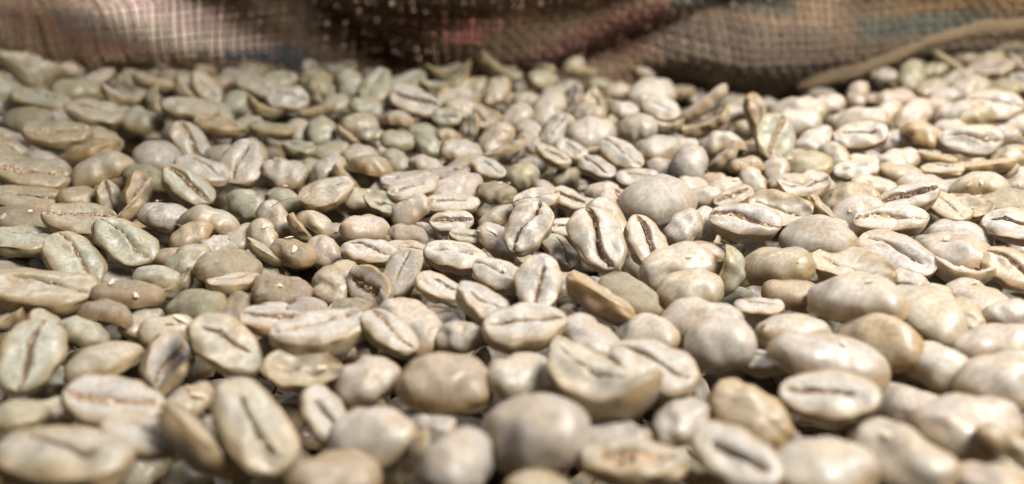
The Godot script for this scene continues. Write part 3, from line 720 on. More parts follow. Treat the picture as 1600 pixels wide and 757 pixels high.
func make_materials() -> void:
	var mottle := mottled()
	var bump := noise_tex(0.03, 4, Color(0, 0, 0), Color(1, 1, 1), 8, FastNoiseLite.TYPE_SIMPLEX_SMOOTH, 0.0, 1.0, 512)
	var gloss := noise_tex(0.02, 3, Color(0.30, 0.30, 0.30), Color(0.56, 0.56, 0.56), 21, FastNoiseLite.TYPE_SIMPLEX_SMOOTH, 0.25, 0.75)
	var crust := noise_tex(0.035, 3, Color(0, 0, 0), Color(1, 1, 1), 31, FastNoiseLite.TYPE_SIMPLEX_SMOOTH, 0.0, 1.0, 512)
	(crust.noise as FastNoiseLite).fractal_type = FastNoiseLite.FRACTAL_PING_PONG
	(crust.noise as FastNoiseLite).domain_warp_enabled = true
	(crust.noise as FastNoiseLite).domain_warp_amplitude = 25.0
	for k in TINT:
		for r in [false, true]:
			var m := StandardMaterial3D.new()
			m.resource_name = "bean_skin_" + k
			var c: Color = TINT[k]
			m.albedo_color = c.linear_to_srgb()
			m.vertex_color_use_as_albedo = true
			m.albedo_texture = mottle
			m.roughness = 1.0
			m.roughness_texture = gloss
			m.roughness_texture_channel = BaseMaterial3D.TEXTURE_CHANNEL_RED
			m.metallic_specular = 0.5
			m.uv1_triplanar = true
			m.uv1_scale = Vector3(0.9, 0.9, 0.9) if not r else Vector3(0.8, 0.9, 0.9)
			m.heightmap_enabled = true
			m.heightmap_texture = crust if r else bump
			m.heightmap_scale = 0.013 if r else 0.0035
			if r:
				m.roughness = 0.8
			mats[k + ("R" if r else "")] = m
	var cr := StandardMaterial3D.new()
	cr.resource_name = "crease_skin"
	cr.vertex_color_use_as_albedo = true
	cr.roughness = 0.7
	mats["crease"] = cr
	var sk := StandardMaterial3D.new()
	sk.resource_name = "silver_skin"
	sk.albedo_color = Color(0.66, 0.58, 0.45).linear_to_srgb()
	sk.roughness = 0.34
	sk.heightmap_enabled = true
	sk.heightmap_texture = crust
	sk.heightmap_scale = 0.05
	sk.uv1_triplanar = true
	sk.uv1_scale = Vector3(1.2, 3.0, 3.0)
	mats["skin"] = sk
	var many := StandardMaterial3D.new()
	many.resource_name = "bean_skin"
	many.vertex_color_use_as_albedo = true
	many.albedo_texture = mottle
	many.uv1_triplanar = true
	many.roughness = 1.0
	many.roughness_texture = gloss
	mats["many"] = many
	var jute := StandardMaterial3D.new()
	jute.resource_name = "jute"
	jute.vertex_color_use_as_albedo = true
	jute.roughness = 0.85
	jute.rim_enabled = true
	jute.rim = 0.3
	jute.albedo_texture = noise_tex(0.05, 3, Color(0.6, 0.6, 0.6), Color(1, 1, 1), 77)
	jute.uv1_triplanar = true
	jute.uv1_scale = Vector3(300, 300, 300)
	mats["jute"] = jute
	var print_m := StandardMaterial3D.new()
	print_m.resource_name = "printed_cloth"
	print_m.vertex_color_use_as_albedo = true
	print_m.roughness = 0.8
	mats["print"] = print_m
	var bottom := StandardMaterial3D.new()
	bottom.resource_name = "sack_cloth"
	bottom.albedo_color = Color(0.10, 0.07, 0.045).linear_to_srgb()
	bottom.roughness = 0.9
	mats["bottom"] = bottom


# ---------------------------------------------------------------- naming

func numbered(called: String) -> String:
	if not taken.has(called):
		taken[called] = 0
		return called
	taken[called] += 1
	return "%s_%03d" % [called, taken[called]]


func tag(o: Node, label: String, category: String, group := "", kind := "") -> void:
	o.set_meta("label", label)
	o.set_meta("category", category)
	if group:
		o.set_meta("group", group)
	if kind:
		o.set_meta("kind", kind)


func part(called: String, mesh: Mesh, mat: Material, parent: Node, kind := "") -> MeshInstance3D:
	var o := MeshInstance3D.new()
	o.name = called
	o.mesh = mesh
	o.material_override = mat
	if kind:
		o.set_meta("kind", kind)
	parent.add_child(o, true)
	return o


# ---------------------------------------------------------------- mesh helpers

func mesh_of(v: PackedVector3Array, idx: PackedInt32Array, col: PackedColorArray) -> ArrayMesh:
	var nor := PackedVector3Array()
	nor.resize(v.size())
	for i in range(0, idx.size(), 3):
		var a := idx[i]
		var b := idx[i + 1]
		var c := idx[i + 2]
		var n := (v[c] - v[a]).cross(v[b] - v[a])
		nor[a] += n
		nor[b] += n
		nor[c] += n
	for i in nor.size():
		nor[i] = nor[i].normalized() if nor[i].length_squared() > 1e-20 else Vector3.UP
	var arr := []
	arr.resize(Mesh.ARRAY_MAX)
	arr[Mesh.ARRAY_VERTEX] = v
	arr[Mesh.ARRAY_NORMAL] = nor
	arr[Mesh.ARRAY_COLOR] = col
	arr[Mesh.ARRAY_INDEX] = idx
	var m := ArrayMesh.new()
	m.add_surface_from_arrays(Mesh.PRIMITIVE_TRIANGLES, arr)
	return m


func make_shape(kind: String, number: int) -> Dictionary:
	var sh := Shape.new()
	var r := RandomNumberGenerator.new()
	r.seed = number * 977 + kind.unicode_at(0) * 31
	sh.setup(kind, number, r)
	var rings := 44
	var nt := 46
	var nb := 26
	var per := nt + nb
	var v := PackedVector3Array()
	var col := PackedColorArray()
	var idx := PackedInt32Array()
	var patch := PackedByteArray()
	var rim_c := Color(0.90, 0.735, 0.50)
	var dome_c := Color(1.0, 0.98, 0.95)
	if kind == "r":
		rim_c = rim_c.lerp(dome_c, 0.8)
	var crease_c := Color(0.74, 0.50, 0.28)
	for i in range(1, rings):
		var s := -cos(PI * i / rings)
		var t := sh.taper(s)
		var w := sh.half_width(s)
		var zc := sh.zc(s)
		var g := sh.in_groove(s)
		var wd := sh.width_here(s)
		for j in per:
			var p: Vector3
			var c: Color
			if j < nt:
				var u := -1.0 + 2.0 * j / nt
				var fq := sin(PI / 2 * (0.42 * u + 0.58 * u * u * u))
				var q := clampf(fq + (zc / maxf(w, 0.05)) * (1.0 - fq * fq) * (1.0 if w > 0.2 else 0.0), -1.0, 1.0)
				p = Vector3(s, sh.top(s, q, t, w), q * w)
				var dz := q * w - zc
				var edge := smoothstep(0.62, 0.98, maxf(absf(q), pow(absf(s), 3.0) * 0.95))
				c = Color(1, 1, 1).lerp(rim_c, edge * 0.85)
				var inside := g * (0.75 * exp(-dz * dz / (wd * wd * 1.2)) + 0.20 * exp(-dz * dz / (wd * wd * 6.0)))
				c = c.lerp(crease_c, clampf(inside * 1.15, 0.0, 1.0))
			else:
				var a := PI * (j - nt) / nb
				var q2 := cos(a)
				p = Vector3(s, -sh.dome * pow(t, 0.85) * pow(maxf(0.0, sin(a)), 0.80), q2 * w)
				c = rim_c.lerp(dome_c, smoothstep(0.10, 0.80, sin(a) * t))
			var d := sh.rough(p)
			var out := Vector3(p.x * 0.5, p.y + (0.2 if j >= nt else 0.0), p.z).normalized() if j >= nt else Vector3.UP
			var blend := 1.0
			if j < nt:
				blend = 1.0 - pow(absf(clampf(p.z / maxf(w, 0.01), -1.0, 1.0)), 6.0)
			p += out * d * (blend if j < nt else 1.0) * smoothstep(0.0, 0.4, t)
			var stain := sh.nz.get_noise_3d(p.x * 1.1 + 31.0, p.y * 1.1, p.z * 1.1)
			c = c * Color(1, 1, 1).lerp(Color(0.93, 0.80, 0.60), smoothstep(0.1, 0.5, stain) * 0.45)
			c = c * Color(1, 1, 1).lerp(Color(0.84, 0.85, 0.86), smoothstep(0.10, 0.5, -stain) * 0.6)
			c.a = 1.0
			v.append(sh.bent(p))
			col.append(c)
			var pn := sh.nz.get_noise_3d(p.x * 0.8 + 70.0, p.y * 0.8, p.z * 0.8) + 0.3 * sh.fine.get_noise_3dv(p)
			patch.append(1 if pn > 0.02 and (j >= nt + 1 and j < per) else 0)
	var first := v.size()
	for e in [-1.0, 1.0]:
		v.append(sh.bent(Vector3(e, -0.04, 0)))
		col.append(rim_c)
	for i in rings - 2:
		for j in per:
			var j2 := (j + 1) % per
			var a := i * per + j
			var b := i * per + j2
			var c := (i + 1) * per + j
			var d := (i + 1) * per + j2
			idx.append_array([a, b, c, b, d, c])
	for j in per:
		var j2 := (j + 1) % per
		idx.append_array([first, j2, j])
		idx.append_array([first + 1, (rings - 2) * per + j, (rings - 2) * per + j2])
	var body := mesh_of(v, idx, col)
	# papery skin left on the back, just proud of it
	var skin: ArrayMesh = null
	if kind in ["n", "r", "k"]:
		var nor: PackedVector3Array = body.surface_get_arrays(0)[Mesh.ARRAY_NORMAL]
		var sv := PackedVector3Array()
		var sc := PackedColorArray()
		for i in v.size():
			sv.append(v[i] + nor[i] * (0.012 + 0.006 * sh.fine.get_noise_3dv(v[i] * 2.0)))
			sc.append(Color.WHITE)
		var si := PackedInt32Array()
		for i in range(0, idx.size(), 3):
			var ok := true
			for k in 3:
				var q := idx[i + k]
				ok = ok and q < patch.size() and patch[q] == 1
			if ok:
				si.append_array([idx[i], idx[i + 1], idx[i + 2]])
		if si.size() > 60:
			skin = mesh_of(sv, si, sc)
	return {"body": body, "crease": make_crease(sh, r), "skin": skin}


func make_crease(sh: Shape, r: RandomNumberGenerator) -> ArrayMesh:
	# the brown skin that lies in the crease, with torn shreds standing up where the bean is torn
	var v := PackedVector3Array()
	var col := PackedColorArray()
	var idx := PackedInt32Array()
	var torn := sh.kind in ["T", "B"]
	var steps := 40
	var across := 6
	for i in steps + 1:
		var s := lerpf(sh.g0 + 0.03, sh.g1 - 0.03, float(i) / steps)
		var t := sh.taper(s)
		var wd := sh.width_here(s)
		for j in across + 1:
			var u := -1.0 + 2.0 * j / across
			var z := sh.zc(s) + u * wd * (1.15 if torn else 0.9) * (0.7 + 0.5 * absf(sh.fine.get_noise_2d(s * 9.0, u * 3.0 + 40.0)))
			var base := sh.on_face(s, sh.zc(s), 0.0)
			var lip := sh.on_face(s, z, 0.0)
			var rise := (0.78 if torn else 0.60) * sh.groove * t
			var y := maxf(base.y + rise * (0.7 + 1.4 * sh.fine.get_noise_2d(s * 6.0, u * 2.0)), lip.y * 0.3 + base.y * 0.7)
			v.append(Vector3(lip.x, y, lip.z))
			var k := clampf(0.5 + 0.9 * sh.fine.get_noise_2d(s * 5.0 + 7.0, u * 2.5), 0.0, 1.0)
			col.append(Color(0.30, 0.175, 0.095).lerp(Color(0.64, 0.48, 0.33), k))
	for i in steps:
		for j in across:
			var a := i * (across + 1) + j
			idx.append_array([a, a + 1, a + across + 1, a + 1, a + across + 2, a + across + 1])
	var shreds := r.randi_range(16, 26) if torn else r.randi_range(2, 5)
	for n in shreds:
		var s := r.randf_range(sh.g0 + 0.1, sh.g1 - 0.1)
		var wd := sh.width_here(s)
		var z := sh.zc(s) + wd * r.randf_range(-1.2, 1.2)
		var ln := r.randf_range(0.06, 0.17)
		var wi := r.randf_range(0.018, 0.045)
		var turn := r.randf_range(-0.6, 0.6)
		var rise := r.randf_range(-0.01, 0.05)
		var k := r.randf()
		var c := Color(0.26, 0.155, 0.08).lerp(Color(0.66, 0.56, 0.43), k)
		var first := v.size()
		for q in 4:
			var f := q / 3.0
			var sx := s + ln * (f - 0.5) * cos(turn)
			var sz := z + ln * (f - 0.5) * sin(turn)
			var h := rise + 0.05 * f * f * r.randf() - 0.02
			var wj := wi * (1.0 - 0.6 * absf(f - 0.4))
			v.append(sh.on_face(sx, sz - wj, h + 0.012))
			v.append(sh.on_face(sx, sz + wj, h + 0.012 + r.randf_range(-0.02, 0.02)))
			col.append(c)
			col.append(c * Color(0.85, 0.82, 0.78))
		for q in 3:
			var a := first + q * 2
			idx.append_array([a, a + 1, a + 2, a + 1, a + 3, a + 2])
	return mesh_of(v, idx, col)


# ---------------------------------------------------------------- the beans

const VARIANTS := {"n": 9, "T": 7, "r": 3, "c": 4, "h": 4, "f": 3, "k": 4, "B": 2}
# marks on single beans: words of its label, name, millimetres to the side and up from its middle as seen, width, height, colour
const MARKS := [
	["one small orange dot", "orange_dot", -1.7, 1.1, 0.55, 0.5, Color(0.48, 0.25, 0.09)],
	["two small brown holes", "hole", -2.3, 1.2, 0.45, 0.4, Color(0.16, 0.08, 0.03)],
	["two small brown holes", "hole", -1.1, 0.6, 0.4, 0.3, Color(0.20, 0.11, 0.05)],
	["small yellow pit", "pit", 3.3, 0.9, 0.6, 0.45, Color(0.40, 0.27, 0.06)],
	["tiny brown slit", "slit", 1.1, 0.4, 0.22, 0.75, Color(0.26, 0.14, 0.05)],
	["pierced by one small dark slot", "slot", 0.3, 0.4, 1.35, 0.42, Color(0.10, 0.055, 0.025)],
	["two dark specks", "speck", -1.5, 0.3, 0.18, 0.14, Color(0.05, 0.04, 0.035)],
	["two dark specks", "speck", -1.1, 0.1, 0.14, 0.12, Color(0.05, 0.04, 0.035)],
	["dark specks on its face", "speck", -1.0, 1.6, 0.16, 0.14, Color(0.06, 0.05, 0.04)],
	["dark specks on its face", "speck", 0.4, 1.3, 0.20, 0.14, Color(0.06, 0.05, 0.04)],
	["boat with a dark speck", "speck", -3.6, 0.1, 0.35, 0.3, Color(0.06, 0.045, 0.03)],
	["faint pink bruise", "bruise", -2.0, 0.1, 0.75, 0.5, Color(0.46, 0.30, 0.27)],
	["dark torn notch at one end", "notch", -3.9, -0.7, 0.9, 1.2, Color(0.15, 0.085, 0.045)],
	["dark pit in its hollow", "pit", -0.6, 0.6, 0.8, 0.6, Color(0.17, 0.10, 0.05)]]


func pose_of(e: Array, widen: Vector3) -> Transform3D:
	var b := Basis.from_euler(Vector3(deg_to_rad(e[5]), deg_to_rad(e[6]), deg_to_rad(e[7])))
	var half: float = e[8] * MM
	b = b * Basis.from_scale(widen * half)
	var lift := 0.24 if e[0] in ["n", "T", "B", "c", "k"] else (0.18 if e[0] == "r" else 0.1)
	var at := Vector3(e[2], e[3], e[4]) * MM + b * Vector3(0, lift, 0)
	return Transform3D(b, at)


func make_beans() -> void:
	for k in VARIANTS:
		for n in VARIANTS[k]:
			shapes[k + str(n)] = make_shape(k, n)
	var placed := []
	var count := {}
	for e in BEANS:
		var k: String = e[0]
		count[k] = count.get(k, 0) + 1
		var id: String = k + str(posmod(count[k] * 5 + int(e[2] * 3.0), int(VARIANTS[k])))
		var sh: Dictionary = shapes[id]
		var widen := Vector3(1, rng.randf_range(0.94, 1.06), rng.randf_range(0.90, 1.03))
		var tf := pose_of(e, widen)
		if rng.randf() < 0.5:
			tf = tf * Transform3D(Basis(Vector3.UP, PI), Vector3.ZERO)
		var tint: String = e[1]
		var mat: Material = mats[tint[0] + ("R" if tint.ends_with("R") else "")]
		var root := Node3D.new()
		root.name = numbered("coffee_bean")
		add_child(root, true)
		tag(root, e[10], "coffee bean", "green coffee beans heaped in the sack")
		root.transform = tf
		part("body", sh.body, mat, root)
		if e[9]:
			part("crease", sh.crease, mats["crease"], root)
		if sh.skin and (tint.ends_with("R") or tint.ends_with("2")):
			part("silver_skin", sh.skin, mats["skin"] if tint.ends_with("R") else mats["t"], root)
		for m in MARKS:
			if String(e[10]).contains(m[0]):
				mark(m, root, sh.body)
		placed.append(tf)
	for e in MORE:
		placed.append(pose_of(e, Vector3.ONE))
	heap(placed)


func mark(m: Array, root: Node3D, mesh: ArrayMesh) -> void:
	# a small stain, pit or hole let into the bean's surface on the side that shows
	var to := root.transform.affine_inverse()
	var from := to * EYE
	var seen := (root.position - EYE).normalized()
	var right := seen.cross(Vector3.UP).normalized()
	var up := right.cross(seen)
	var aim := to * (root.position + root.basis * Vector3(0, -0.2, 0) + (right * float(m[2]) + up * float(m[3])) * MM)
	var arr := mesh.surface_get_arrays(0)
	var v: PackedVector3Array = arr[Mesh.ARRAY_VERTEX]
	var idx: PackedInt32Array = arr[Mesh.ARRAY_INDEX]
	var best := 1e9
	var hit := Vector3.ZERO
	var nor := Vector3.UP
	for i in range(0, idx.size(), 3):
		var h = Geometry3D.ray_intersects_triangle(from, aim - from, v[idx[i]], v[idx[i + 1]], v[idx[i + 2]])
		if h != null and from.distance_to(h) < best:
			best = from.distance_to(h)
			hit = h
			nor = (v[idx[i + 2]] - v[idx[i]]).cross(v[idx[i + 1]] - v[idx[i]])
	if best > 1e8:
		return
	var ball := SphereMesh.new()
	ball.radius = 0.5
	ball.height = 1.0
	ball.radial_segments = 16
	ball.rings = 8
	var mat := StandardMaterial3D.new()
	mat.albedo_color = Color(m[6]).linear_to_srgb()
	mat.roughness = 0.75
	var o := part(m[1], ball, mat, root)
	var n := (root.basis.inverse().transposed() * nor).normalized()
	var side := right.slide(n).normalized()
	var b := Basis(side * float(m[4]) * MM, n * 0.16 * MM, side.cross(n) * float(m[5]) * MM)
	o.transform = to * Transform3D(b, root.transform * hit)


func heap(placed: Array) -> void:
	# the rest of the heap: beans that rise into the gaps under and between those above until they touch
	var cell := 0.7
	var x0 := -300.0
	var z0 := -285.0
	var nx := 860
	var nz := 300
	var ceil_y := PackedFloat32Array()
	ceil_y.resize(nx * nz)
	for k in nz:
		for i in nx:
			ceil_y[k * nx + i] = surface(x0 + i * cell, z0 + k * cell)
	for tf in placed:
		stamp(tf, ceil_y, cell, x0, z0, nx, nz, 1.0, true)
	var sets := {}
	for e in MORE:
		var k: String = e[0]
		var id: String = k + str(int(absf(e[2]) * 7.0) % int(VARIANTS[k]))
		if not sets.has(id):
			sets[id] = []
		var c: Color = TINT[e[1][0]]
		sets[id].append([pose_of(e, Vector3(1, 1, 1)), c])
	var kinds := ["n", "n", "n", "T", "n", "r", "c", "n", "n", "f"]
	var tints := "wwccgyytp"
	for layer in 5:
		var step := 5.4
		var z := -40.0
		while z > -248.0:
			var reach := 0.66 * -z + 105.0
			var x := -reach
			while x < reach:
				var px := x + rng.randf_range(-2.6, 2.6)
				var pz := z + rng.randf_range(-2.6, 2.6)
				var kd: String = kinds[rng.randi() % kinds.size()]
				var half := rng.randf_range(4.0, 5.6)
				var b := Basis(Vector3.UP, rng.randf() * TAU) * Basis(Vector3.RIGHT, rng.randf_range(-0.5, 0.5) + (PI if rng.randf() < 0.5 else 0.0)) * Basis(Vector3.BACK, rng.randf_range(-0.4, 0.4))
				var tf := Transform3D(b.scaled_local(Vector3.ONE * half * MM), Vector3(px * MM, 0, pz * MM))
				var y := stamp(tf, ceil_y, cell, x0, z0, nx, nz, 1.0, false)
				if y > surface(px, pz) - 17.0 and y < 50.0:
					tf.origin.y = (y - 0.15) * MM
					stamp(tf, ceil_y, cell, x0, z0, nx, nz, 1.0, true)
					var id: String = kd + str(rng.randi() % int(VARIANTS[kd]))
					if not sets.has(id):
						sets[id] = []
					var c: Color = TINT[tints[rng.randi() % tints.length()]]
					sets[id].append([Transform3D(tf.basis, tf.origin + tf.basis * Vector3(0, 0.22, 0)), c])
				x += step
			z -= step
	chaff(placed)
	var root := Node3D.new()
	root.name = "coffee_bean_heap"
	add_child(root, true)
	tag(root, "mass of pale green coffee beans filling the sack beneath and between the nearer ones", "coffee beans", "", "stuff")
	var total := 0
	for id in sets:
		var mm := MultiMesh.new()
		mm.transform_format = MultiMesh.TRANSFORM_3D
		mm.use_colors = true
		mm.mesh = shapes[id].body
		mm.instance_count = sets[id].size()
		for i in sets[id].size():
			mm.set_instance_transform(i, sets[id][i][0])
			mm.set_instance_color(i, sets[id][i][1])
		total += sets[id].size()
		var o := MultiMeshInstance3D.new()
		o.name = "coffee_beans"
		o.multimesh = mm
		o.material_override = mats["many"]
		o.set_meta("kind", "stuff")
		root.add_child(o, true)
	print("heap ", total)


func top_of(tf: Transform3D, dx: float, dz: float) -> float:
	# height of the bean's upper side over a point, all in metres; -1 beside the bean
	var inv := Basis(tf.basis.x * 0.96, tf.basis.y * 0.33, tf.basis.z * 0.68).inverse()
	var c := tf.origin + tf.basis * Vector3(0, -0.21, 0)
	var d := inv * Vector3(tf.origin.x + dx - c.x, 0, tf.origin.z + dz - c.z)
	var u := inv * Vector3.UP
	var disc := d.dot(u) * d.dot(u) - u.dot(u) * (d.dot(d) - 1.0)
	if disc < 0.0:
		return -1.0
	return c.y + (-d.dot(u) + sqrt(disc)) / u.dot(u)


func chaff(placed: Array) -> void:
	# crumbs of papery skin that have come off and lie on the beans
	var v := PackedVector3Array()
	var c := PackedColorArray()
	var idx := PackedInt32Array()
	var made := 0
	for tries in 1500:
		if made >= 170:
			break
		var tf: Transform3D = placed[rng.randi() % placed.size()]
		if tf.origin.z < -0.20:
			continue
		var dx := rng.randf_range(-3.4, 3.4) * MM
		var dz := rng.randf_range(-2.6, 2.6) * MM
		var y := top_of(tf, dx, dz)
		if y < 0.0:
			continue
		var free := true
		for o: Transform3D in placed:
			if o != tf and absf(o.origin.x - tf.origin.x - dx) < 0.008 and absf(o.origin.z - tf.origin.z - dz) < 0.008:
				if top_of(o, tf.origin.x + dx - o.origin.x, tf.origin.z + dz - o.origin.z) > y:
					free = false
					break
		if not free:
			continue
		var size := rng.randf_range(0.25, 0.8) * (1.0 if rng.randf() < 0.8 else 1.7)
		var turn := rng.randf() * TAU
		var k := rng.randf()
		var tone := Color(0.40, 0.27, 0.15).lerp(Color(0.66, 0.57, 0.44), sqrt(k))
		var first := v.size()
		for q in 7:
			var g := TAU * q / 7.0
			var r := size * rng.randf_range(0.45, 1.0)
			var px := dx / MM + cos(turn) * cos(g) * r * 1.5 - sin(turn) * sin(g) * r * 0.7
			var pz := dz / MM + sin(turn) * cos(g) * r * 1.5 + cos(turn) * sin(g) * r * 0.7
			var h := top_of(tf, px * MM, pz * MM)
			h = (y if h < 0.0 else h) + rng.randf_range(0.04, 0.20) * MM
			v.append(Vector3(tf.origin.x + px * MM, h, tf.origin.z + pz * MM))
			c.append(tone)
		v.append(Vector3(tf.origin.x + dx, y + 0.10 * MM, tf.origin.z + dz))
		c.append(tone * Color(0.92, 0.9, 0.88))
		for q in 7:
			idx.append_array([first + 7, first + (q + 1) % 7, first + q])
		made += 1
	var o := part("chaff", mesh_of(v, idx, c), mats["crease"], self)
	tag(o, "crumbs of pale and brown papery chaff scattered over the beans", "chaff", "", "stuff")


func surface(x: float, z: float) -> float:
	# height in millimetres of the heap's top
	var y := -2.4 + 2.4 * smoothstep(-112.0, -92.0, z) + 1.6 * smoothstep(-170.0, -200.0, z)
	y += 3.0 * smoothstep(0.0, 20.0, absf(x) - 0.66 * -z - 4.0)
	for g: Vector3 in GAPS:
		var d := Vector2(x - g.x, z - g.y).length_squared() / (g.z * g.z)
		if d < 4.0:
			y -= 15.0 * exp(-d * d)
	y -= 9.0 * smoothstep(-205.0, -222.0, z) * smoothstep(30.0, 60.0, x) * (1.0 - smoothstep(95.0, 125.0, x))
	return y


func stamp(tf: Transform3D, ceil_y: PackedFloat32Array, cell: float, x0: float, z0: float, nx: int, nz: int, grow: float, write: bool) -> float:
	# the bean as an ellipsoid over the grid: lowers the ceiling to its underside, or tells how high it can rise
	var rx := tf.basis.x / MM * 1.0
	var ry := tf.basis.y / MM * 0.40
	var rz := tf.basis.z / MM * 0.74
	var c := tf.origin / MM
	# q(d) = |B^-1 d|
	var inv := Basis(rx, ry, rz).inverse()
	var ex := sqrt(rx.x * rx.x + ry.x * ry.x + rz.x * rz.x)
	var ez := sqrt(rx.z * rx.z + ry.z * ry.z + rz.z * rz.z)
	var i0 := maxi(0, int((c.x - ex - x0) / cell))
	var i1 := mini(nx - 1, int((c.x + ex - x0) / cell) + 1)
	var k0 := maxi(0, int((c.z - ez - z0) / cell))
	var k1 := mini(nz - 1, int((c.z + ez - z0) / cell) + 1)
	var u := inv * Vector3(0, 1, 0)
	var uu := u.dot(u)
	var best := 1e9
	for k in range(k0, k1 + 1):
		for i in range(i0, i1 + 1):
			var d := inv * Vector3(x0 + i * cell - c.x, 0, z0 + k * cell - c.z)
			var du := d.dot(u)
			var disc := du * du - uu * (d.dot(d) - 1.0)
			if disc <= 0.0:
				continue
			var sq := sqrt(disc) / uu
			var mid := -du / uu
			if write:
				var low := c.y + mid - sq
				if low < ceil_y[k * nx + i]:
					ceil_y[k * nx + i] = low
			else:
				best = minf(best, ceil_y[k * nx + i] - (mid + sq))
	return best


# ---------------------------------------------------------------- the sack

func bell(x: float, at: float, wide: float) -> float:
	return exp(-pow((x - at) / wide, 2.0))


func fold(px: float, h: float) -> Vector3:
	# the sack's wall: px runs along it, h along its height, both in millimetres
	var z := -254.0 - h * 0.10
	var y := h - 7.0
	z += 9.0 * bell(px + h * 1.1, -118.0, 75.0)
	z -= 20.0 * bell(px + h * 1.5, -38.0, 20.0)
	z += 10.0 * bell(px - h * 0.6, -12.0, 30.0)
	z -= 13.0 * bell(px - h * 2.4, 20.0, 15.0)
	z += 16.0 * bell(px, 78.0, 36.0) * bell(h, 8.0, 16.0)
	z += 6.0 * bell(px, 175.0, 40.0)
	# the mouth of the sack leans forward over the beans in the middle
	var over := smoothstep(19.0, 30.0, h) * (h - 19.0)
	z += over * (1.0 + 0.3 * (1.0 - smoothstep(-60.0, -30.0, px))) * (1.0 - smoothstep(30.0, 50.0, px))
	z += over * 0.55 * smoothstep(50.0, 74.0, px) * (1.0 - smoothstep(130.0, 155.0, px))
	# and tucks in under itself where it meets the beans
	z -= 7.0 * (1.0 - smoothstep(-6.0, 9.0, h))
	z += 1.6 * sin(px * 0.11 + h * 0.1) + 0.8 * sin(px * 0.31 - h * 0.2)
	return Vector3(px, y + 1.2 * sin(px * 0.05), z) * MM


func sheet_frame(px: float, h: float) -> Array:
	var p := fold(px, h)
	var a := fold(px + 0.5, h) - p
	var b := fold(px, h + 0.5) - p
	return [p, a.cross(b).normalized()]


func thread_colour(px: float, h: float) -> Color:
	# the print that the jute itself carries
	var c := Color(0.36, 0.24, 0.145)
	if px < -60.0 - h * 1.6:
		c = Color(0.42, 0.285, 0.18)
		var band := h - 15.0 + (px + 122.0) * 0.22
		if absf(band) < 3.4 and px > -142.0:
			c = Color(0.16, 0.185, 0.19)
	var from := 2.0 + (h - 7.0) * 2.7
	var red := smoothstep(from - 4.0, from + 6.0, px) * (1.0 - smoothstep(36.0 + h * 0.6, 48.0 + h * 0.6, px)) * smoothstep(0.0, 4.0, h)
	c = c.lerp(Color(0.27, 0.095, 0.075), red * 0.75)
	var grey := smoothstep(40.0, 54.0, px) * (1.0 - smoothstep(96.0, 112.0, px)) * (1.0 - smoothstep(15.0, 19.0, h))
	c = c.lerp(Color(0.165, 0.12, 0.088), grey * 0.9)
	c = c.lerp(Color(0.20, 0.14, 0.088), smoothstep(92.0, 108.0, px))
	var green := smoothstep(46.0, 52.0, px) * (1.0 - smoothstep(86.0, 92.0, px)) * smoothstep(18.0, 20.0, h)
	green += smoothstep(104.0, 112.0, px) * (1.0 - smoothstep(146.0, 154.0, px)) * smoothstep(11.0, 13.0, h) * (1.0 - smoothstep(17.0, 19.0, h))
	c = c.lerp(Color(0.10, 0.115, 0.085), clampf(green, 0.0, 1.0) * 0.85)
	var gold := 0.8 * smoothstep(110.0, 125.0, px) * smoothstep(17.5, 19.5, h)
	c = c.lerp(Color(0.30, 0.18, 0.07), gold * 0.9)
	return c


func openness(px: float, h: float) -> float:
	# how loose the weave is: 1 where one can see through
	var o := 1.0 - smoothstep(-70.0, -58.0, px + h * 1.6)
	o = maxf(o, 0.95 * bell(px, -14.0, 12.0) * bell(h - 8.0 - (px + 32.0) * 0.25, 1.5, 3.6))
	o = maxf(o, 0.9 * bell(px, 119.0, 4.0) * bell(h, 14.0, 2.5))
	o *= smoothstep(4.0, 8.0, h)
	return o


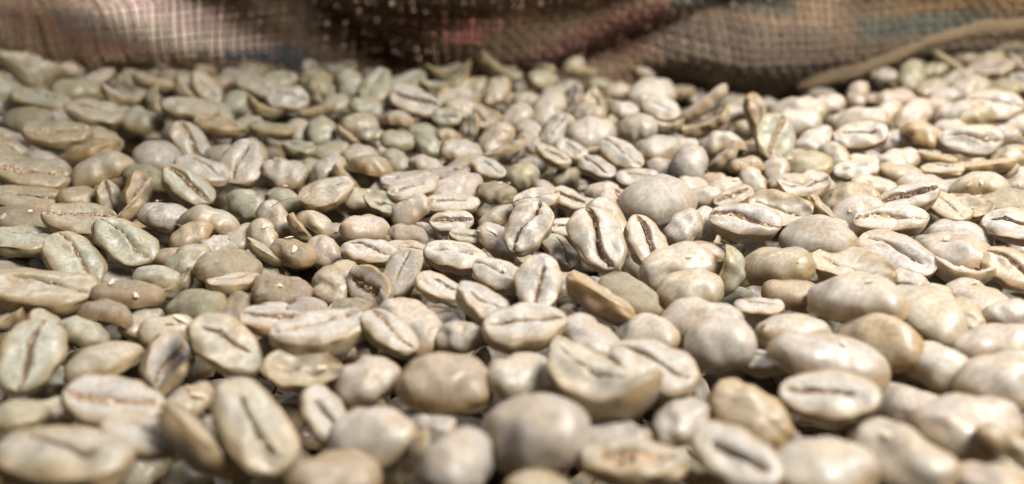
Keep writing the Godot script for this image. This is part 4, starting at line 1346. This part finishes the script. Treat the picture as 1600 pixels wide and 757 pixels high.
func make_sack() -> void:
	var root := Node3D.new()
	root.name = "jute_sack"
	add_child(root, true)
	tag(root, "brown jute sack with faded maroon and green print, its open weave folded behind the beans", "sack")
	var pitch := 2.1
	var st_v := PackedVector3Array()
	var st_c := PackedColorArray()
	var st_i := PackedInt32Array()
	var w := -240.0
	var n := 0
	while w < 240.0:
		var pts := []
		var cols := []
		var fats := []
		var h := -14.0
		var jit := rng.randf_range(-0.45, 0.45)
		var fat := rng.randf_range(0.85, 1.2)
		var tone := rng.randf_range(0.7, 1.25)
		while h < 82.0:
			var wander := jit + 0.25 * sin(h * 0.21 + n * 1.7)
			var f := sheet_frame(w + wander, h)
			var over := sin(PI * h / pitch + PI * n)
			pts.append(f[0] + f[1] * over * 0.30 * MM)
			var c := thread_colour(w, h) * tone
			c.a = 1.0
			cols.append(c)
			fats.append(lerpf(1.02, 0.40, openness(w, h)) * fat * rng.randf_range(0.9, 1.1) * MM)
			h += pitch * 0.5
		tube(pts, cols, fats, 5, st_v, st_c, st_i)
		w += pitch
		n += 1
	part("upright_threads", mesh_of(st_v, st_i, st_c), mats["jute"], root, "stuff")
	var cr_v := PackedVector3Array()
	var cr_c := PackedColorArray()
	var cr_i := PackedInt32Array()
	var hh := -14.0
	n = 0
	while hh < 82.0:
		var pts := []
		var cols := []
		var fats := []
		var x := -240.0
		var fat := rng.randf_range(0.8, 1.2)
		var tone := rng.randf_range(0.75, 1.2)
		while x < 240.0:
			var f := sheet_frame(x, hh + 0.25 * sin(x * 0.13 + n * 2.1))
			var over := -sin(PI * hh / pitch + PI * (x + 240.0) / pitch + PI * 0.5)
			pts.append(f[0] + f[1] * over * 0.30 * MM)
			var c := thread_colour(x, hh) * tone
			c.a = 1.0
			cols.append(c)
			fats.append(lerpf(1.04, 0.24, openness(x, hh)) * fat * MM)
			x += pitch * 0.5
		tube(pts, cols, fats, 5, cr_v, cr_c, cr_i)
		hh += pitch
		n += 1
	part("cross_threads", mesh_of(cr_v, cr_i, cr_c), mats["jute"], root, "stuff")
	# rolled hem coming forward at one side
	var hp := []
	var hc := []
	var hf := []
	var path := Curve3D.new()
	for q in [Vector3(92, -10, -249), Vector3(106, -6, -247), Vector3(118, -1, -245), Vector3(129, 5, -243), Vector3(140, 8.5, -242), Vector3(153, 10.5, -240), Vector3(172, 14, -236), Vector3(190, 13, -232), Vector3(240, 15, -226)]:
		path.add_point(q * MM, Vector3(-5, -1.4, 0) * MM, Vector3(5, 1.4, 0) * MM)
	var length := path.get_baked_length()
	for i in 120:
		hp.append(path.sample_baked(length * i / 119.0, true))
		hc.append(Color(0.30, 0.215, 0.12) * (1.0 + 0.25 * sin(i * 0.9) * sin(i * 0.37)))
		hf.append((1.6 + 0.6 * sin(i * 0.17) + 0.2 * sin(i * 0.61) + 0.12 * (i % 2)) * MM)
	var hv := PackedVector3Array()
	var hcol := PackedColorArray()
	var hi := PackedInt32Array()
	tube(hp, hc, hf, 14, hv, hcol, hi)
	var hem := part("rolled_hem", mesh_of(hv, hi, hcol), mats["jute"], root)
	var tv := PackedVector3Array()
	var tc := PackedColorArray()
	var ti := PackedInt32Array()
	for k in 15:
		var line := []
		var lc := []
		var lr := []
		var tone := rng.randf_range(0.75, 1.3)
		for i in 120:
			var p: Vector3 = hp[i]
			var d: Vector3 = (hp[mini(i + 1, 119)] - hp[maxi(i - 1, 0)]).normalized()
			var s := d.cross(Vector3(0.31, 0.2, 0.93)).normalized()
			var g := TAU * k / 15.0 + i * 0.012
			line.append(p + (s * cos(g) + s.cross(d) * sin(g)) * (hf[i] + 0.15 * MM * sin(i * 1.9 + k * PI)))
			lc.append(Color(0.30, 0.21, 0.115) * tone)
			lr.append(0.5 * MM)
		tube(line, lc, lr, 5, tv, tc, ti)
	part("hem_threads", mesh_of(tv, ti, tc), mats["jute"], hem, "stuff")
	# the sack's bottom, under the beans
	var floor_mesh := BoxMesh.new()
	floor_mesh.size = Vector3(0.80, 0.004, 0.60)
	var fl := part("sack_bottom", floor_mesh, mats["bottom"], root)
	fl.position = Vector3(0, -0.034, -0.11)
	make_printed_sack()


func make_printed_sack() -> void:
	# another filled sack that stands behind and glimmers through the weave
	var v := PackedVector3Array()
	var c := PackedColorArray()
	var idx := PackedInt32Array()
	var nu := 160
	var nv := 60
	for k in nv + 1:
		var a := PI * k / nv
		for i in nu:
			var g := TAU * i / nu
			var x := 250.0 * signf(cos(g)) * pow(absf(cos(g)), 0.5) * pow(sin(a), 0.35)
			var zz := 46.0 * signf(sin(g)) * pow(absf(sin(g)), 0.8) * pow(sin(a), 0.5)
			var y := -34.0 + 56.0 * (1.0 - cos(a))
			zz += 3.0 * sin(x * 0.07 + y * 0.1)
			v.append(Vector3(x, y, zz - 345.0) * MM)
			var col := Color(0.64, 0.54, 0.45)
			if sin(x * 0.050 + 2.2) > 0.2 and y > 8.0 and x < -70.0:
				col = Color(0.36, 0.46, 0.50)
			elif sin(x * 0.09 + y * 0.25) > 0.3 and x < -60.0:
				col = Color(0.60, 0.47, 0.44)
			if x > -48.0 and x < 24.0:
				col = Color(0.60, 0.25, 0.25) if y > -12.0 + x * 0.1 and y < 14.0 else Color(0.5, 0.47, 0.44)
			c.append(col)
	for k in nv:
		for i in nu:
			var i2 := (i + 1) % nu
			var a := k * nu + i
			var b := k * nu + i2
			idx.append_array([a, b, a + nu, b, b + nu, a + nu])
	var o := part(numbered("printed_sack"), mesh_of(v, idx, c), mats["print"], self)
	tag(o, "pale printed sack in pink, white and grey-blue, glimpsed through the weave behind the beans", "sack")


func tube(pts: Array, cols: Array, radii: Array, sides: int, v: PackedVector3Array, c: PackedColorArray, idx: PackedInt32Array) -> void:
	var first := v.size()
	for i in pts.size():
		var a: Vector3 = pts[maxi(i - 1, 0)]
		var b: Vector3 = pts[mini(i + 1, pts.size() - 1)]
		var d := (b - a).normalized()
		var s := d.cross(Vector3(0.31, 0.2, 0.93)).normalized()
		var t := s.cross(d)
		for j in sides:
			var g := TAU * j / sides
			v.append(pts[i] + (s * cos(g) + t * sin(g)) * float(radii[i]))
			c.append(cols[i])
	for i in pts.size() - 1:
		for j in sides:
			var j2 := (j + 1) % sides
			var a := first + i * sides + j
			var b := first + i * sides + j2
			idx.append_array([a, b, a + sides, b, b + sides, a + sides])


func make_fibres() -> void:
	# loose hairs of jute that lie on the beans
	var list := [
		["curled pale jute hair bridging the dark gap beside the frosted pinkish bean", Vector3(-42.5, 5.0, -125.5), Vector3(-35.5, 7.0, -124.0), Vector3(-38.0, 8.5, -124.0)],
		["short stiff jute hair sticking up beside the diagonal greenish bean", Vector3(-65.0, 4.0, -122.0), Vector3(-61.0, 7.0, -121.5), Vector3(-63.0, 5.4, -121.7)],
		["fine jute hair crossing behind the crusty olive bean", Vector3(-61.0, 5.5, -119.0), Vector3(-54.5, 5.0, -117.0), Vector3(-58.0, 6.4, -118.0)],
		["pale looping jute hair at the rim of the mauve round bean by the rough one", Vector3(31.5, 6.0, -141.0), Vector3(38.0, 5.0, -140.0), Vector3(35.0, 8.6, -140.0)],
		["white thread of jute hanging over the rim of the tan-creased oval bean", Vector3(15.5, 9.0, -100.0), Vector3(17.4, 4.0, -95.0), Vector3(15.6, 5.5, -95.5)],
		["thin jute hair beside the glossy brown bean's pointed end", Vector3(-63.0, 5.0, -113.5), Vector3(-60.3, 2.8, -111.5), Vector3(-61.2, 4.6, -112.2)]]
	for e in list:
		var pts := []
		var cols := []
		var rad := []
		for i in 16:
			var f := i / 15.0
			var p: Vector3 = e[1].lerp(e[3], f).lerp(e[3].lerp(e[2], f), f)
			p += Vector3(0.2 * sin(f * 9.0), 0.2 * cos(f * 7.0), 0) * f
			pts.append(p * MM)
			cols.append(Color(0.66, 0.58, 0.44))
			rad.append((0.07 - 0.035 * f) * MM)
		var v := PackedVector3Array()
		var c := PackedColorArray()
		var idx := PackedInt32Array()
		tube(pts, cols, rad, 5, v, c, idx)
		var o := part(numbered("jute_hair"), mesh_of(v, idx, c), mats["jute"], self)
		tag(o, e[0], "fibre", "loose jute hairs on the beans")
